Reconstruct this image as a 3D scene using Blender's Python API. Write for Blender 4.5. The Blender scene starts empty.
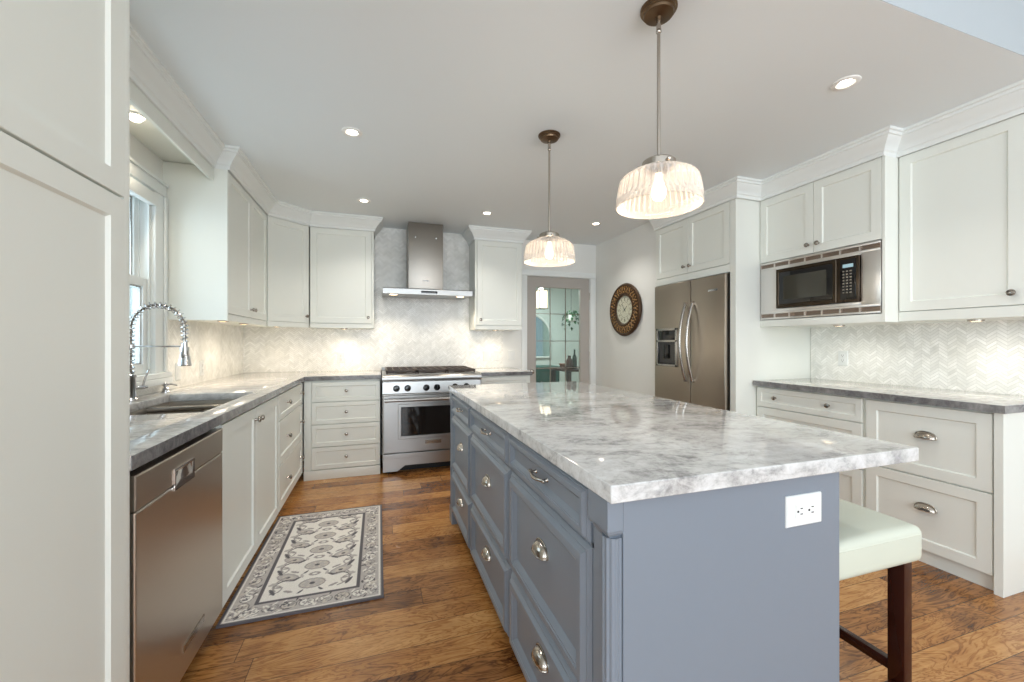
import bpy, bmesh, math, random
from mathutils import Matrix, Vector, noise
PI = math.pi
R = math.radians
S = bpy.context.scene
COL = S.collection
random.seed(7)

# ------------------------------------------------------------------ camera
cam_d = bpy.data.cameras.new('camera')
cam = bpy.data.objects.new('camera', cam_d)
COL.objects.link(cam)
cam.location = (0, 0, 1.21)
cam.rotation_euler = (R(90), 0, -math.atan(133.2 / 407.7))
cam_d.sensor_width = 36
cam_d.lens = 407.7 / 1024 * 36
cam_d.shift_y = 1.6 / 1024
cam_d.clip_start = 0.05
S.camera = cam

# ------------------------------------------------------------------ world, daylight, exposure
S.view_settings.view_transform = 'Standard'
S.view_settings.look = 'None'
S.view_settings.gamma = 1
S.view_settings.use_curve_mapping = False
S.view_settings.exposure = 0.0
S.cycles.use_denoising = True
S.cycles.max_bounces = 10
S.cycles.diffuse_bounces = 6
S.cycles.glossy_bounces = 5
S.cycles.transmission_bounces = 8
S.cycles.transparent_max_bounces = 16
S.cycles.sample_clamp_indirect = 6
S.cycles.caustics_reflective = False
S.cycles.caustics_refractive = False
W = bpy.data.worlds.new('daylight')
S.world = W
W.use_nodes = True
W.node_tree.nodes['Background'].inputs[0].default_value = (0.72, 0.86, 1.0, 1)
W.node_tree.nodes['Background'].inputs[1].default_value = 0.65


def area(name, loc, rot, sx, sy, power, color, spread=PI):
    d = bpy.data.lights.new(name, 'AREA')
    d.shape = 'RECTANGLE'
    d.size, d.size_y = sx, sy
    d.energy = power
    d.color = color
    d.spread = spread
    o = bpy.data.objects.new(name, d)
    COL.objects.link(o)
    o.location = loc
    o.rotation_euler = rot
    return o


# daylight entering by the unseen windows of the dining end, behind the photographer
area('rear_daylight_fill', (0.9, -3.35, 1.45), (R(98), 0, 0), 4.6, 2.1, 195, (0.84, 0.925, 1.0))  # unseen area light, tilted up to brighten the ceiling
area('dining_side_daylight', (-2.9, -1.6, 1.5), (R(90), 0, R(-90)), 2.6, 1.8, 90, (0.84, 0.925, 1.0))
# daylight by the window over the sink
area('sink_window_daylight', (-1.62, 2.4, 1.55), (R(90), 0, R(-90)), 0.85, 0.95, 18, (0.84, 0.93, 1.0))

# ------------------------------------------------------------------ node helpers


def lin(c):
    return tuple(((v / 255) / 12.92 if v / 255 <= 0.04045 else ((v / 255 + 0.055) / 1.055) ** 2.4) for v in c) + (1,)


def mat(name, rgb=(200, 200, 200), rough=0.5, metal=0.0, **kw):
    m = bpy.data.materials.new(name)
    m.use_nodes = True
    b = m.node_tree.nodes['Principled BSDF']
    b.inputs['Base Color'].default_value = lin(rgb)
    b.inputs['Roughness'].default_value = rough
    b.inputs['Metallic'].default_value = metal
    for k, v in kw.items():
        b.inputs[k.replace('_', ' ').title()].default_value = v
    return m


def nodes_of(m):
    nt = m.node_tree
    b = nt.nodes['Principled BSDF']

    def N(t, **kw):
        n = nt.nodes.new(t)
        for k, v in kw.items():
            setattr(n, k, v)
        return n

    def L(a, c):
        nt.links.new(a, c)

    def val(x, sock):
        if hasattr(x, 'is_linked') or hasattr(x, 'links'):
            L(x, sock)
        else:
            sock.default_value = x

    def math_(op, a, c=None, d=None):
        n = N('ShaderNodeMath', operation=op)
        val(a, n.inputs[0])
        if c is not None:
            val(c, n.inputs[1])
        if d is not None:
            val(d, n.inputs[2])
        return n.outputs[0]

    def ramp(x, stops, interp='LINEAR'):
        n = N('ShaderNodeValToRGB')
        n.color_ramp.interpolation = interp
        e = n.color_ramp.elements
        while len(e) < len(stops):
            e.new(0.5)
        for el, (p, c) in zip(e, stops):
            el.position = p
            el.color = lin(c) if len(c) == 3 else c
        L(x, n.inputs[0])
        return n.outputs[0]

    def mix(f, a, c, mode='MIX'):
        n = N('ShaderNodeMix', data_type='RGBA', blend_type=mode)
        val(f, n.inputs[0])
        for x, s in ((a, n.inputs[6]), (c, n.inputs[7])):
            if isinstance(x, tuple):
                s.default_value = x
            else:
                L(x, s)
        return n.outputs[2]

    def coord():
        return N('ShaderNodeTexCoord').outputs['Object']

    def mapping(v, loc=(0, 0, 0), rot=(0, 0, 0), sc=(1, 1, 1)):
        n = N('ShaderNodeMapping')
        L(v, n.inputs[0])
        n.inputs[1].default_value = loc
        n.inputs[2].default_value = rot
        n.inputs[3].default_value = sc
        return n.outputs[0]

    def noise_(v, scale, detail=4, rough=0.5, dist=0.0):
        n = N('ShaderNodeTexNoise')
        L(v, n.inputs['Vector'])
        n.inputs['Scale'].default_value = scale
        n.inputs['Detail'].default_value = detail
        n.inputs['Roughness'].default_value = rough
        n.inputs['Distortion'].default_value = dist
        return n.outputs

    def bump(h, strength, dist=0.002):
        n = N('ShaderNodeBump')
        n.inputs['Strength'].default_value = strength
        n.inputs['Distance'].default_value = dist
        L(h, n.inputs['Height'])
        L(n.outputs[0], b.inputs['Normal'])
    return dict(nt=nt, b=b, N=N, L=L, math=math_, ramp=ramp, mix=mix, coord=coord, mapping=mapping, noise=noise_, bump=bump)


def paint(name, rgb, rough=0.45):
    m = mat(name, rgb, rough)
    k = nodes_of(m)
    f = k['noise'](k['coord'](), 60, 2)[0]
    k['bump'](f, 0.03, 0.001)
    return m


def stone(name, stops, seed=0.0, rot=0.35, warm=0.35):
    m = mat(name, rough=0.05)
    m.node_tree.nodes['Principled BSDF'].inputs['IOR'].default_value = 1.62
    m.node_tree.nodes['Principled BSDF'].inputs['Roughness'].default_value = 0.05 if warm > 0.28 else 0.10
    k = nodes_of(m)
    v = k['mapping'](k['coord'](), (seed, seed * 0.7, seed), (0.2, 0.15, rot), (1.0, 1.75, 1.6))
    big = k['noise'](v, 1.5, 3, 0.55, 0.6)
    w = k['mix'](0.30, v, big[1], 'ADD')
    n1 = k['noise'](w, 2.3, 15, 0.68, 1.1)[0]
    n2 = k['noise'](w, 12.0, 10, 0.74, 0.5)[0]
    n3 = k['noise'](k['coord'](), 55, 6, 0.7)[0]
    s = k['math']('ADD', k['math']('MULTIPLY', n1, 0.44), k['math']('MULTIPLY', n2, 0.40))
    s = k['math']('ADD', s, k['math']('MULTIPLY', n3, 0.16))
    c = k['ramp'](s, stops)
    # fine dark veins
    vn = k['noise'](w, 3.1, 8, 0.6, 1.6)[0]
    vv = k['math']('ABSOLUTE', k['math']('SUBTRACT', vn, 0.5))
    vm = k['ramp'](vv, [(0.0, (110, 110, 110)), (0.025, (0, 0, 0)), (1.0, (0, 0, 0))])
    c = k['mix'](vm, c, lin((96, 94, 95)))
    wm = k['ramp'](big[0], [(0.50, (0, 0, 0)), (0.68, (int(255 * warm),) * 3)])
    c = k['mix'](wm, c, lin((178, 166, 150)))
    k['L'](c, k['b'].inputs['Base Color'])
    return m


def herringbone(name, ax):
    """small marble mosaic laid in zigzag columns; ax picks the wall's horizontal axis"""
    m = mat(name, rough=0.25)
    k = nodes_of(m)
    M_ = k['math']
    sx = k['N']('ShaderNodeSeparateXYZ')
    k['L'](k['coord'](), sx.inputs[0])
    u, z = sx.outputs[ax], sx.outputs[2]
    cw, th = 0.043, 0.0215
    a = M_('DIVIDE', u, cw)
    ci = M_('FLOOR', a)
    fr = M_('FRACT', a)
    par = M_('MODULO', M_('ABSOLUTE', ci), 2.0)
    tri = M_('ABSOLUTE', M_('SUBTRACT', fr, par))
    zz = M_('DIVIDE', M_('ADD', z, M_('MULTIPLY', tri, cw * 0.82)), th)
    ri = M_('FLOOR', zz)
    fz = M_('FRACT', zz)
    cb = k['N']('ShaderNodeCombineXYZ')
    k['L'](ci, cb.inputs[0])
    k['L'](ri, cb.inputs[1])
    wn = k['N']('ShaderNodeTexWhiteNoise', noise_dimensions='3D')
    k['L'](cb.outputs[0], wn.inputs[0])
    tile = k['ramp'](wn.outputs[0], [(0.0, (230, 229, 224)), (0.35, (238, 237, 232)), (0.7, (244, 243, 238)), (1.0, (250, 249, 245))])
    cloud = k['noise'](k['coord'](), 7, 8, 0.6, 0.8)[0]
    cl = k['ramp'](cloud, [(0.35, (236, 236, 234)), (0.6, (255, 255, 255))])
    tile = k['mix'](1.0, tile, cl, 'MULTIPLY')
    g1 = M_('LESS_THAN', M_('MINIMUM', fz, M_('SUBTRACT', 1.0, fz)), 0.06)
    g2 = M_('LESS_THAN', M_('MINIMUM', fr, M_('SUBTRACT', 1.0, fr)), 0.025)
    g = M_('MAXIMUM', g1, M_('MULTIPLY', g2, 0.35))
    c = k['mix'](g, tile, lin((206, 205, 199)))
    k['L'](c, k['b'].inputs['Base Color'])
    k['bump'](M_('SUBTRACT', 1.0, g), 0.25, 0.001)
    return m


def planks():
    m = mat('hickory_floor', rough=0.22)
    k = nodes_of(m)
    M_ = k['math']
    co = k['coord']()
    sx = k['N']('ShaderNodeSeparateXYZ')
    k['L'](co, sx.inputs[0])
    x, y = sx.outputs[0], sx.outputs[1]
    a = M_('DIVIDE', y, 0.128)
    ri = M_('FLOOR', a)
    fr = M_('FRACT', a)
    wn = k['N']('ShaderNodeTexWhiteNoise', noise_dimensions='1D')
    k['L'](ri, wn.inputs['W'])
    xo = M_('DIVIDE', M_('ADD', x, M_('MULTIPLY', wn.outputs[0], 3.7)), 1.25)
    ci = M_('FLOOR', xo)
    fx = M_('FRACT', xo)
    cb = k['N']('ShaderNodeCombineXYZ')
    k['L'](ci, cb.inputs[0])
    k['L'](ri, cb.inputs[1])
    w2 = k['N']('ShaderNodeTexWhiteNoise', noise_dimensions='3D')
    k['L'](cb.outputs[0], w2.inputs[0])
    # grain: warped per plank
    off = k['N']('ShaderNodeVectorMath', operation='MULTIPLY_ADD')
    k['L'](w2.outputs[1], off.inputs[0])
    off.inputs[1].default_value = (9, 9, 9)
    k['L'](co, off.inputs[2])
    gv = k['mapping'](off.outputs[0], sc=(1.7, 7.5, 1.0))
    base = k['noise'](gv, 1.5, 5, 0.55, 1.4)[0]
    rings = M_('SINE', M_('MULTIPLY', base, 64.0))
    rings = M_('SUBTRACT', 1.0, M_('POWER', M_('MULTIPLY_ADD', rings, 0.5, 0.5), 3.0))
    fine = k['noise'](k['mapping'](off.outputs[0], sc=(5, 70, 1)), 1.0, 6, 0.65)[0]
    blot = k['noise'](off.outputs[0], 3.0, 4, 0.6, 0.5)[0]
    t = M_('ADD', M_('MULTIPLY', rings, 0.15), M_('MULTIPLY', fine, 0.34))
    t = M_('ADD', t, M_('MULTIPLY', blot, 0.48))
    t = M_('ADD', t, M_('MULTIPLY', M_('SUBTRACT', w2.outputs[0], 0.5), 0.26))
    c = k['ramp'](t, [(0.27, (72, 42, 21)), (0.42, (126, 81, 42)), (0.57, (172, 118, 65)), (0.77, (208, 158, 98))])
    knot = k['noise'](k['mapping'](off.outputs[0], sc=(1.2, 2.6, 1)), 2.1, 3, 0.5, 0.8)[0]
    km = k['ramp'](knot, [(0.64, (0, 0, 0)), (0.76, (150, 150, 150))])
    c = k['mix'](km, c, lin((60, 36, 22)))
    g1 = M_('LESS_THAN', M_('MINIMUM', fr, M_('SUBTRACT', 1.0, fr)), 0.012)
    g2 = M_('LESS_THAN', M_('MINIMUM', fx, M_('SUBTRACT', 1.0, fx)), 0.0013)
    g = M_('MAXIMUM', g1, g2)
    c = k['mix'](M_('MULTIPLY', g, 0.75), c, lin((40, 24, 14)))
    k['L'](c, k['b'].inputs['Base Color'])
    h = M_('SUBTRACT', M_('ADD', M_('MULTIPLY', rings, 0.15), M_('MULTIPLY', blot, 0.9)), g)
    k['bump'](h, 0.16, 0.003)
    r = M_('MULTIPLY_ADD', blot, 0.14, 0.17)
    k['L'](r, k['b'].inputs['Roughness'])
    return m


def steel(name, rgb=(170, 166, 160), rough=0.24, axis=2, amt=1.0):
    m = mat(name, rgb, rough, 1.0)
    k = nodes_of(m)
    sc = [220, 220, 220]
    sc[axis] = 1.5
    f = k['noise'](k['mapping'](k['coord'](), sc=tuple(sc)), 1.0, 3, 0.6)[0]
    k['bump'](f, 0.03 * amt, 0.001)
    r = k['math']('MULTIPLY_ADD', f, 0.10 * amt, rough - 0.05 * amt)
    k['L'](r, k['b'].inputs['Roughness'])
    return m


def glow(name, rgb, strength):
    m = mat(name, rgb, 0.4)
    b = m.node_tree.nodes['Principled BSDF']
    b.inputs['Emission Color'].default_value = lin(rgb)
    b.inputs['Emission Strength'].default_value = strength
    return m


def clear_glass(name, tint, clear=0.8, rough=0.02, body=None):
    """thin glazing: partly see-through, partly a tinted glossy surface"""
    m = mat(name, body or tint, rough)
    nt = m.node_tree
    b = nt.nodes['Principled BSDF']
    out = nt.nodes['Material Output']
    t = nt.nodes.new('ShaderNodeBsdfTransparent')
    t.inputs[0].default_value = lin(tint)
    x = nt.nodes.new('ShaderNodeMixShader')
    x.inputs[0].default_value = clear
    nt.links.new(b.outputs[0], x.inputs[1])
    nt.links.new(t.outputs[0], x.inputs[2])
    nt.links.new(x.outputs[0], out.inputs[0])
    return m


def ribbed_glass(name):
    """thin pressed glass: clear face-on, whiter and shinier where the surface turns away"""
    m = mat(name, (214, 208, 202), 0.06)
    nt = m.node_tree
    b = nt.nodes['Principled BSDF']
    out = nt.nodes['Material Output']
    t = nt.nodes.new('ShaderNodeBsdfTransparent')
    t.inputs[0].default_value = (0.96, 0.96, 0.95, 1)
    lw = nt.nodes.new('ShaderNodeLayerWeight')
    lw.inputs[0].default_value = 0.35
    mr = nt.nodes.new('ShaderNodeMapRange')
    nt.links.new(lw.outputs['Facing'], mr.inputs[0])
    mr.inputs[1].default_value = 0.0
    mr.inputs[2].default_value = 1.0
    mr.inputs[3].default_value = 0.16
    mr.inputs[4].default_value = 0.95
    x = nt.nodes.new('ShaderNodeMixShader')
    nt.links.new(mr.outputs[0], x.inputs[0])
    nt.links.new(t.outputs[0], x.inputs[1])
    nt.links.new(b.outputs[0], x.inputs[2])
    nt.links.new(x.outputs[0], out.inputs[0])
    return m


M = dict(
    white=paint('cabinet_paint', (227, 229, 222), 0.38),
    trimw=paint('trim_paint', (228, 231, 229), 0.4),
    wall=paint('wall_paint', (226, 226, 222), 0.6),
    ceil=paint('ceiling_paint', (229, 235, 238), 0.7),
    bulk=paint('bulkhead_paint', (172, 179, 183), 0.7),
    blue=paint('island_paint', (119, 127, 137), 0.33),
    dark=mat('dark_gap', (18, 18, 18), 0.6),
    black=mat('black_gloss', (12, 12, 13), 0.08),
    steel=steel('brushed_steel'),
    steelh=steel('brushed_steel_across', (164, 163, 161), 0.32, 0, 0.6),
    fridge=steel('fridge_steel', (176, 164, 150), 0.30, 2, 0.25),
    dwsteel=steel('dishwasher_steel', (196, 186, 174), 0.33, 1, 0.5),
    chrome=mat('chrome', (210, 210, 212), 0.08, 1.0),
    nickel=mat('satin_nickel', (176, 168, 158), 0.22, 1.0),
    pewter=mat('dark_pewter', (156, 149, 141), 0.22, 1.0),
    bronze=mat('antique_bronze', (112, 92, 72), 0.35, 1.0),
    umber=mat('umber_steel', (74, 64, 54), 0.25, 1.0),
    slotsteel=mat('slot_steel', (150, 134, 122), 0.4, 1.0),
    trimsteel=steel('trim_kit_steel', (222, 218, 214), 0.30, 0, 0.5),
    chimney=steel('chimney_steel', (150, 144, 136), 0.36, 0, 0.5),
    sinksteel=mat('sink_steel', (160, 152, 142), 0.38, 1.0),
    crystal=clear_glass('clock_crystal', (252, 252, 250), 0.965, 0.01),
    iron=mat('cast_iron', (66, 54, 46), 0.5),
    plastic=mat('white_plastic', (220, 222, 220), 0.3),
    leather=paint('ivory_leather', (198, 202, 187), 0.4),
    mahog=mat('mahogany', (52, 22, 13), 0.2),
    taupe=paint('taupe_paint', (172, 166, 159), 0.45),
    clock_gold=mat('clock_gilt', (74, 52, 32), 0.42, 0.5),
    clock_face=mat('clock_face', (222, 220, 208), 0.35),
    bulb=glow('bulb_glow', (255, 216, 176), 7.0),
    lens=glow('downlight_glow', (255, 240, 222), 14.0),
    puck=glow('puck_glow', (255, 222, 180), 6.0),
    display=glow('display_glow', (150, 180, 190), 0.35),
    paper=mat('plaster_white', (235, 235, 232), 0.5),
    teal=paint('teal_paint', (34, 78, 70), 0.4),
    leaf=mat('leaf_green', (38, 84, 48), 0.4),
    table_wood=mat('espresso_wood', (52, 24, 16), 0.3),  # dark wood of the table beyond the glass door
    glass=clear_glass('window_glass', (235, 242, 245), 0.9, 0.01),
    doorglass=clear_glass('door_glass', (240, 246, 244), 0.90, 0.03, (150, 162, 160)),
    shade=ribbed_glass('shade_glass'),
    ovenglass=mat('oven_glass', (26, 22, 20), 0.05),
    stone_i=stone('island_quartzite', [(0.31, (84, 83, 84)), (0.41, (150, 149, 148)), (0.49, (198, 197, 195)), (0.62, (226, 227, 227))], 3.1, 0.6, 0.42),
    stone_p=stone('perimeter_granite', [(0.30, (104, 102, 100)), (0.41, (156, 153, 150)), (0.51, (196, 193, 189)), (0.66, (222, 220, 216))], 8.4, 1.2, 0.25),
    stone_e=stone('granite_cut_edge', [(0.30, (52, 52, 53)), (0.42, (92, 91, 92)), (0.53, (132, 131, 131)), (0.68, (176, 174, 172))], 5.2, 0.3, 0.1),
    tile_x=herringbone('herringbone_back', 0),
    tile_y=herringbone('herringbone_side', 1),
    floor=planks(),
)

# ------------------------------------------------------------------ mesh helpers


def BM():
    return bmesh.new()


def finish(bm):
    bmesh.ops.recalc_face_normals(bm, faces=bm.faces)


def box(bm, x0, x1, y0, y1, z0, z1, bev=0.0, mtx=None, seg=2):
    r = bmesh.ops.create_cube(bm, size=1)
    vs = r['verts']
    bmesh.ops.transform(bm, verts=vs, matrix=Matrix.Translation(((x0 + x1) / 2, (y0 + y1) / 2, (z0 + z1) / 2)) @ Matrix.Diagonal((abs(x1 - x0), abs(y1 - y0), abs(z1 - z0), 1)))
    if bev > 0:
        es = list({e for v in vs for e in v.link_edges})
        rr = bmesh.ops.bevel(bm, geom=es, offset=bev, segments=seg, affect='EDGES', profile=0.6)
        vs = list({v for f in rr['faces'] for v in f.verts} | {v for v in vs if v.is_valid})
    if mtx is not None:
        bmesh.ops.transform(bm, verts=[v for v in vs if v.is_valid], matrix=mtx)
    return bm


def tube(bm, pts, r, seg=10, caps=True, closed=False):
    pts = [Vector(p) for p in pts]
    rs = r if isinstance(r, (list, tuple)) else [r] * len(pts)
    n = len(pts)
    rings = []
    up = None
    for i, p in enumerate(pts):
        a = pts[(i - 1) % n] if (i > 0 or closed) else p
        b = pts[(i + 1) % n] if (i < n - 1 or closed) else p
        t = (b - a).normalized()
        if up is None:
            up = Vector((0, 0, 1)) if abs(t.z) < 0.9 else Vector((1, 0, 0))
        s = t.cross(up).normalized()
        up = s.cross(t).normalized()
        rings.append([bm.verts.new(p + (s * math.cos(2 * PI * j / seg) + up * math.sin(2 * PI * j / seg)) * rs[i]) for j in range(seg)])
    m = n if closed else n - 1
    for i in range(m):
        A, B = rings[i], rings[(i + 1) % n]
        for j in range(seg):
            bm.faces.new((A[j], A[(j + 1) % seg], B[(j + 1) % seg], B[j]))
    if caps and not closed:
        bm.faces.new(rings[0][::-1])
        bm.faces.new(rings[-1])
    return bm


def lathe(bm, prof, seg=24, mtx=None, flute=0, famp=0.0):
    rings = []
    for r, z in prof:
        ring = []
        for j in range(seg):
            a = 2 * PI * j / seg
            rr = r * (1 + famp * math.cos(flute * a)) if flute else r
            ring.append(bm.verts.new((max(rr, 1e-4) * math.cos(a), max(rr, 1e-4) * math.sin(a), z)))
        rings.append(ring)
    for A, B in zip(rings, rings[1:]):
        for j in range(seg):
            bm.faces.new((A[j], A[(j + 1) % seg], B[(j + 1) % seg], B[j]))
    bm.faces.new(rings[0][::-1])
    bm.faces.new(rings[-1])
    if mtx is not None:
        bmesh.ops.transform(bm, verts=[v for g in rings for v in g], matrix=mtx)
    return bm


def loops(bm, ls, mtx=None, cap0=True, cap1=True):
    """skin between rectangular loops of equal vertex count"""
    rings = [[bm.verts.new(p) for p in l] for l in ls]
    n = len(rings[0])
    for A, B in zip(rings, rings[1:]):
        for j in range(n):
            bm.faces.new((A[j], A[(j + 1) % n], B[(j + 1) % n], B[j]))
    if cap0:
        bm.faces.new(rings[0][::-1])
    if cap1:
        bm.faces.new(rings[-1])
    if mtx is not None:
        bmesh.ops.transform(bm, verts=[v for g in rings for v in g], matrix=mtx)
    return bm


def front_bm(x0, x1, z0, z1, t, rings, mtx, bm=None):
    """cabinet front: face towards local -y, back on local y=0; rings = (inset, depth)"""
    bm = bm or BM()
    ls = []

    def rect(i, y):
        return [(x0 + i, y, z0 + i), (x1 - i, y, z0 + i), (x1 - i, y, z1 - i), (x0 + i, y, z1 - i)]
    ls.append(rect(0, 0))
    for i, d in rings:
        ls.append(rect(i, -t + d))
    return loops(bm, ls, mtx)


SHAKER = [(0, 0.0015), (0.0015, 0), (0.055, 0), (0.0575, 0.004), (0.0605, 0.0085)]
SHAKER_S = [(0, 0.0015), (0.0015, 0), (0.036, 0), (0.038, 0.003), (0.041, 0.007)]
SLAB = [(0, 0.0015), (0.0015, 0)]
RAISED = [(0, 0.020), (0.010, 0.011), (0.014, 0.011), (0.023, 0.001), (0.025, 0), (0.044, 0), (0.046, 0.003), (0.050, 0.003), (0.066, 0.016), (0.068, 0.0165)]
RAISED_S = [(0, 0.016), (0.006, 0.009), (0.009, 0.009), (0.015, 0.001), (0.016, 0), (0.028, 0), (0.030, 0.003), (0.033, 0.003), (0.045, 0.014), (0.047, 0.0145)]

FLAT = {'door', 'drawer', 'body', 'end_panel', 'side_panel', 'control_panel', 'light_rail', 'badge_plate', 'corner_post', 'oven_door', 'cover_plate', 'rocker', 'tabletop', 'canopy', 'lower_drawer', 'face_frame'}


def thing(name, label, cat, loc=(0, 0, 0), group=None):
    o = bpy.data.objects.new(name, None)
    COL.objects.link(o)
    o.location = loc
    o.empty_display_size = 0.05
    o['label'] = label
    o['category'] = cat
    if group:
        o['group'] = group
    return o


def root_loc(p):
    v = Vector((0, 0, 0))
    while p is not None:
        v = v + Vector(p.location)
        p = p.parent
    return v


def obj(name, bm, material, parent=None, smooth=35, loc=None, local=False):
    """link a bmesh (world coordinates) as one object under its thing"""
    finish(bm)
    me = bpy.data.meshes.new(name)
    off = Vector((0, 0, 0)) if local else root_loc(parent)
    if loc is not None:
        off = Vector(loc)
    if off.length:
        bmesh.ops.translate(bm, verts=bm.verts, vec=-off)
    bm.to_mesh(me)
    bm.free()
    ms = material if isinstance(material, (list, tuple)) else [material]
    for x in ms:
        me.materials.append(M[x] if isinstance(x, str) else x)
    if smooth == 35 and name in FLAT:
        smooth = 8
    if smooth:
        me.polygons.foreach_set('use_smooth', [True] * len(me.polygons))
        me.set_sharp_from_angle(angle=R(smooth))
    o = bpy.data.objects.new(name, me)
    COL.objects.link(o)
    if parent is not None:
        o.parent = parent
    elif loc is not None:
        o.location = loc
    return o


def tag(o, label, cat, group=None):
    o['label'] = label
    o['category'] = cat
    if group:
        o['group'] = group
    return o


def struct(name, bm, material, parent=None, smooth=30):
    o = obj(name, bm, material, parent, smooth)
    if parent is None:
        o['kind'] = 'structure'
    return o


def copy_tree(o, parent=None):
    c = o.copy()
    COL.objects.link(c)
    if parent is not None:
        c.parent = parent
    for ch in list(o.children):
        copy_tree(ch, c)
    return c


def F(x, y, z, deg):
    return Matrix.Translation((x, y, z)) @ Matrix.Rotation(R(deg), 4, 'Z')


FXP = 90     # fronts facing +X (left run)
FXM = -90    # fronts facing -X (right run, island drawers)


def knob(parent, mtx, x, z, y=-0.02, m='pewter', s=1.0):
    prof = [(0.0075 * s, 0), (0.0065 * s, 0.004 * s), (0.005 * s, 0.012 * s), (0.012 * s, 0.016 * s), (0.0155 * s, 0.022 * s), (0.0135 * s, 0.027 * s), (0.006 * s, 0.0295 * s)]
    bm = lathe(BM(), prof, 18, mtx @ Matrix.Translation((x, y, z)) @ Matrix.Rotation(R(90), 4, 'X'))
    return obj('knob', bm, m, parent, 40)


def cup_pull(parent, mtx, x, z, y=-0.02, w=0.046, h=0.034, d=0.028, m='nickel'):
    bm = BM()
    nu, nv = 16, 8
    for sc, flip in ((1.0, False), (0.9, True)):
        g = []
        for i in range(nu + 1):
            th = PI * i / nu
            row = []
            for j in range(nv + 1):
                ph = PI / 2 * j / nv
                row.append(bm.verts.new((w * sc * math.cos(th), -d * sc * math.sin(th) ** 0.7 * math.cos(ph), h * sc * math.sin(th) ** 0.8 * math.sin(ph))))
            g.append(row)
        for i in range(nu):
            for j in range(nv):
                f = (g[i][j], g[i + 1][j], g[i + 1][j + 1], g[i][j + 1])
                try:
                    bm.faces.new(f[::-1] if flip else f)
                except ValueError:
                    pass
    # rolled lip and back rim
    tube(bm, [(w * math.cos(PI * i / 20), -d * math.sin(PI * i / 20) ** 0.7, 0) for i in range(21)], 0.0022, 6)
    tube(bm, [(w * 1.04 * math.cos(PI * i / 20), -0.001, h * 1.06 * math.sin(PI * i / 20) ** 0.8) for i in range(21)], 0.0028, 6)
    bmesh.ops.remove_doubles(bm, verts=bm.verts, dist=0.0002)
    bmesh.ops.transform(bm, verts=bm.verts, matrix=mtx @ Matrix.Translation((x, y, z - 0.012)))
    return obj('cup_pull', bm, m, parent, 50)


def bar_pull(parent, mtx, x, z, y=-0.02, w=0.05, m='nickel'):
    bm = BM()
    pts = []
    for i in range(15):
        t = -1 + 2 * i / 14
        pts.append((t * w, -0.026 + 0.010 * t * t, 0.004 * (t * t) - 0.002))
    tube(bm, pts, [0.0042 + 0.0022 * (1 - abs(-1 + 2 * i / 14)) for i in range(15)], 10)
    for s in (-1, 1):
        lathe(bm, [(0.0075, 0), (0.0045, 0.005), (0.004, 0.014), (0.006, 0.018), (0.003, 0.021)], 12, Matrix.Translation((s * w * 0.88, 0, 0)) @ Matrix.Rotation(R(90), 4, 'X'))
        box(bm, s * w * 1.08 - 0.006, s * w * 1.08 + 0.006, -0.021, -0.011, -0.004, 0.006, 0.003)
    bmesh.ops.transform(bm, verts=bm.verts, matrix=mtx @ Matrix.Translation((x, y, z)))
    return obj('bar_pull', bm, m, parent, 50)


def mbox(mtx, *a, bev=0.0015, bm=None):
    return box(bm or BM(), *a, bev=bev, mtx=mtx)


# ------------------------------------------------------------------ the room shell
CEIL = 2.45
XL, XR, YB = -1.27, 3.42, 4.62
WIN = (1.85, 2.94, 1.03, 2.11)         # window over the sink: y0 y1 z0 z1
DOOR = (1.685, 2.565, 2.035)           # opening in back wall: x0 x1 top

bm = BM(); box(bm, -3.2, 4.3, -3.7, 7.6, -0.12, 0.0); struct('floor', bm, 'floor')
bm = BM(); box(bm, -1.45, 3.6, 0.99, 4.76, CEIL, CEIL + 0.12); struct('ceiling', bm, 'ceil')
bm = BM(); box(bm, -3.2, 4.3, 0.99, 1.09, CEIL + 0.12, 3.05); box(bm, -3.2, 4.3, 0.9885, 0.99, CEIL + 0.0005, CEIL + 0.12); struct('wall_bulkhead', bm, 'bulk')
bm = BM(); box(bm, -3.2, 4.3, -3.7, 1.09, 3.05, 3.15); struct('ceiling_dining', bm, 'ceil')
bm = BM()
y0, y1, z0, z1 = WIN
box(bm, XL - 0.16, XL, -0.2, y0, 0, CEIL)
box(bm, XL - 0.16, XL, y1, YB + 0.14, 0, CEIL)
box(bm, XL - 0.16, XL, y0, y1, 0, z0)
box(bm, XL - 0.16, XL, y0, y1, z1, CEIL)
struct('wall_left', bm, 'wall')
bm = BM()
box(bm, XL - 0.16, DOOR[0], YB, YB + 0.14, 0, CEIL)
box(bm, DOOR[1], XR + 0.15, YB, YB + 0.14, 0, CEIL)
box(bm, DOOR[0], DOOR[1], YB, YB + 0.14, DOOR[2], CEIL)
struct('wall_back', bm, 'wall')
bm = BM(); box(bm, XR, XR + 0.15, -0.6, YB, 0, CEIL); struct('wall_right', bm, 'wall')
bm = BM(); box(bm, 2.64, XR, 3.415, YB, 0, CEIL); struct('wall_side', bm, 'wall')
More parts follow.
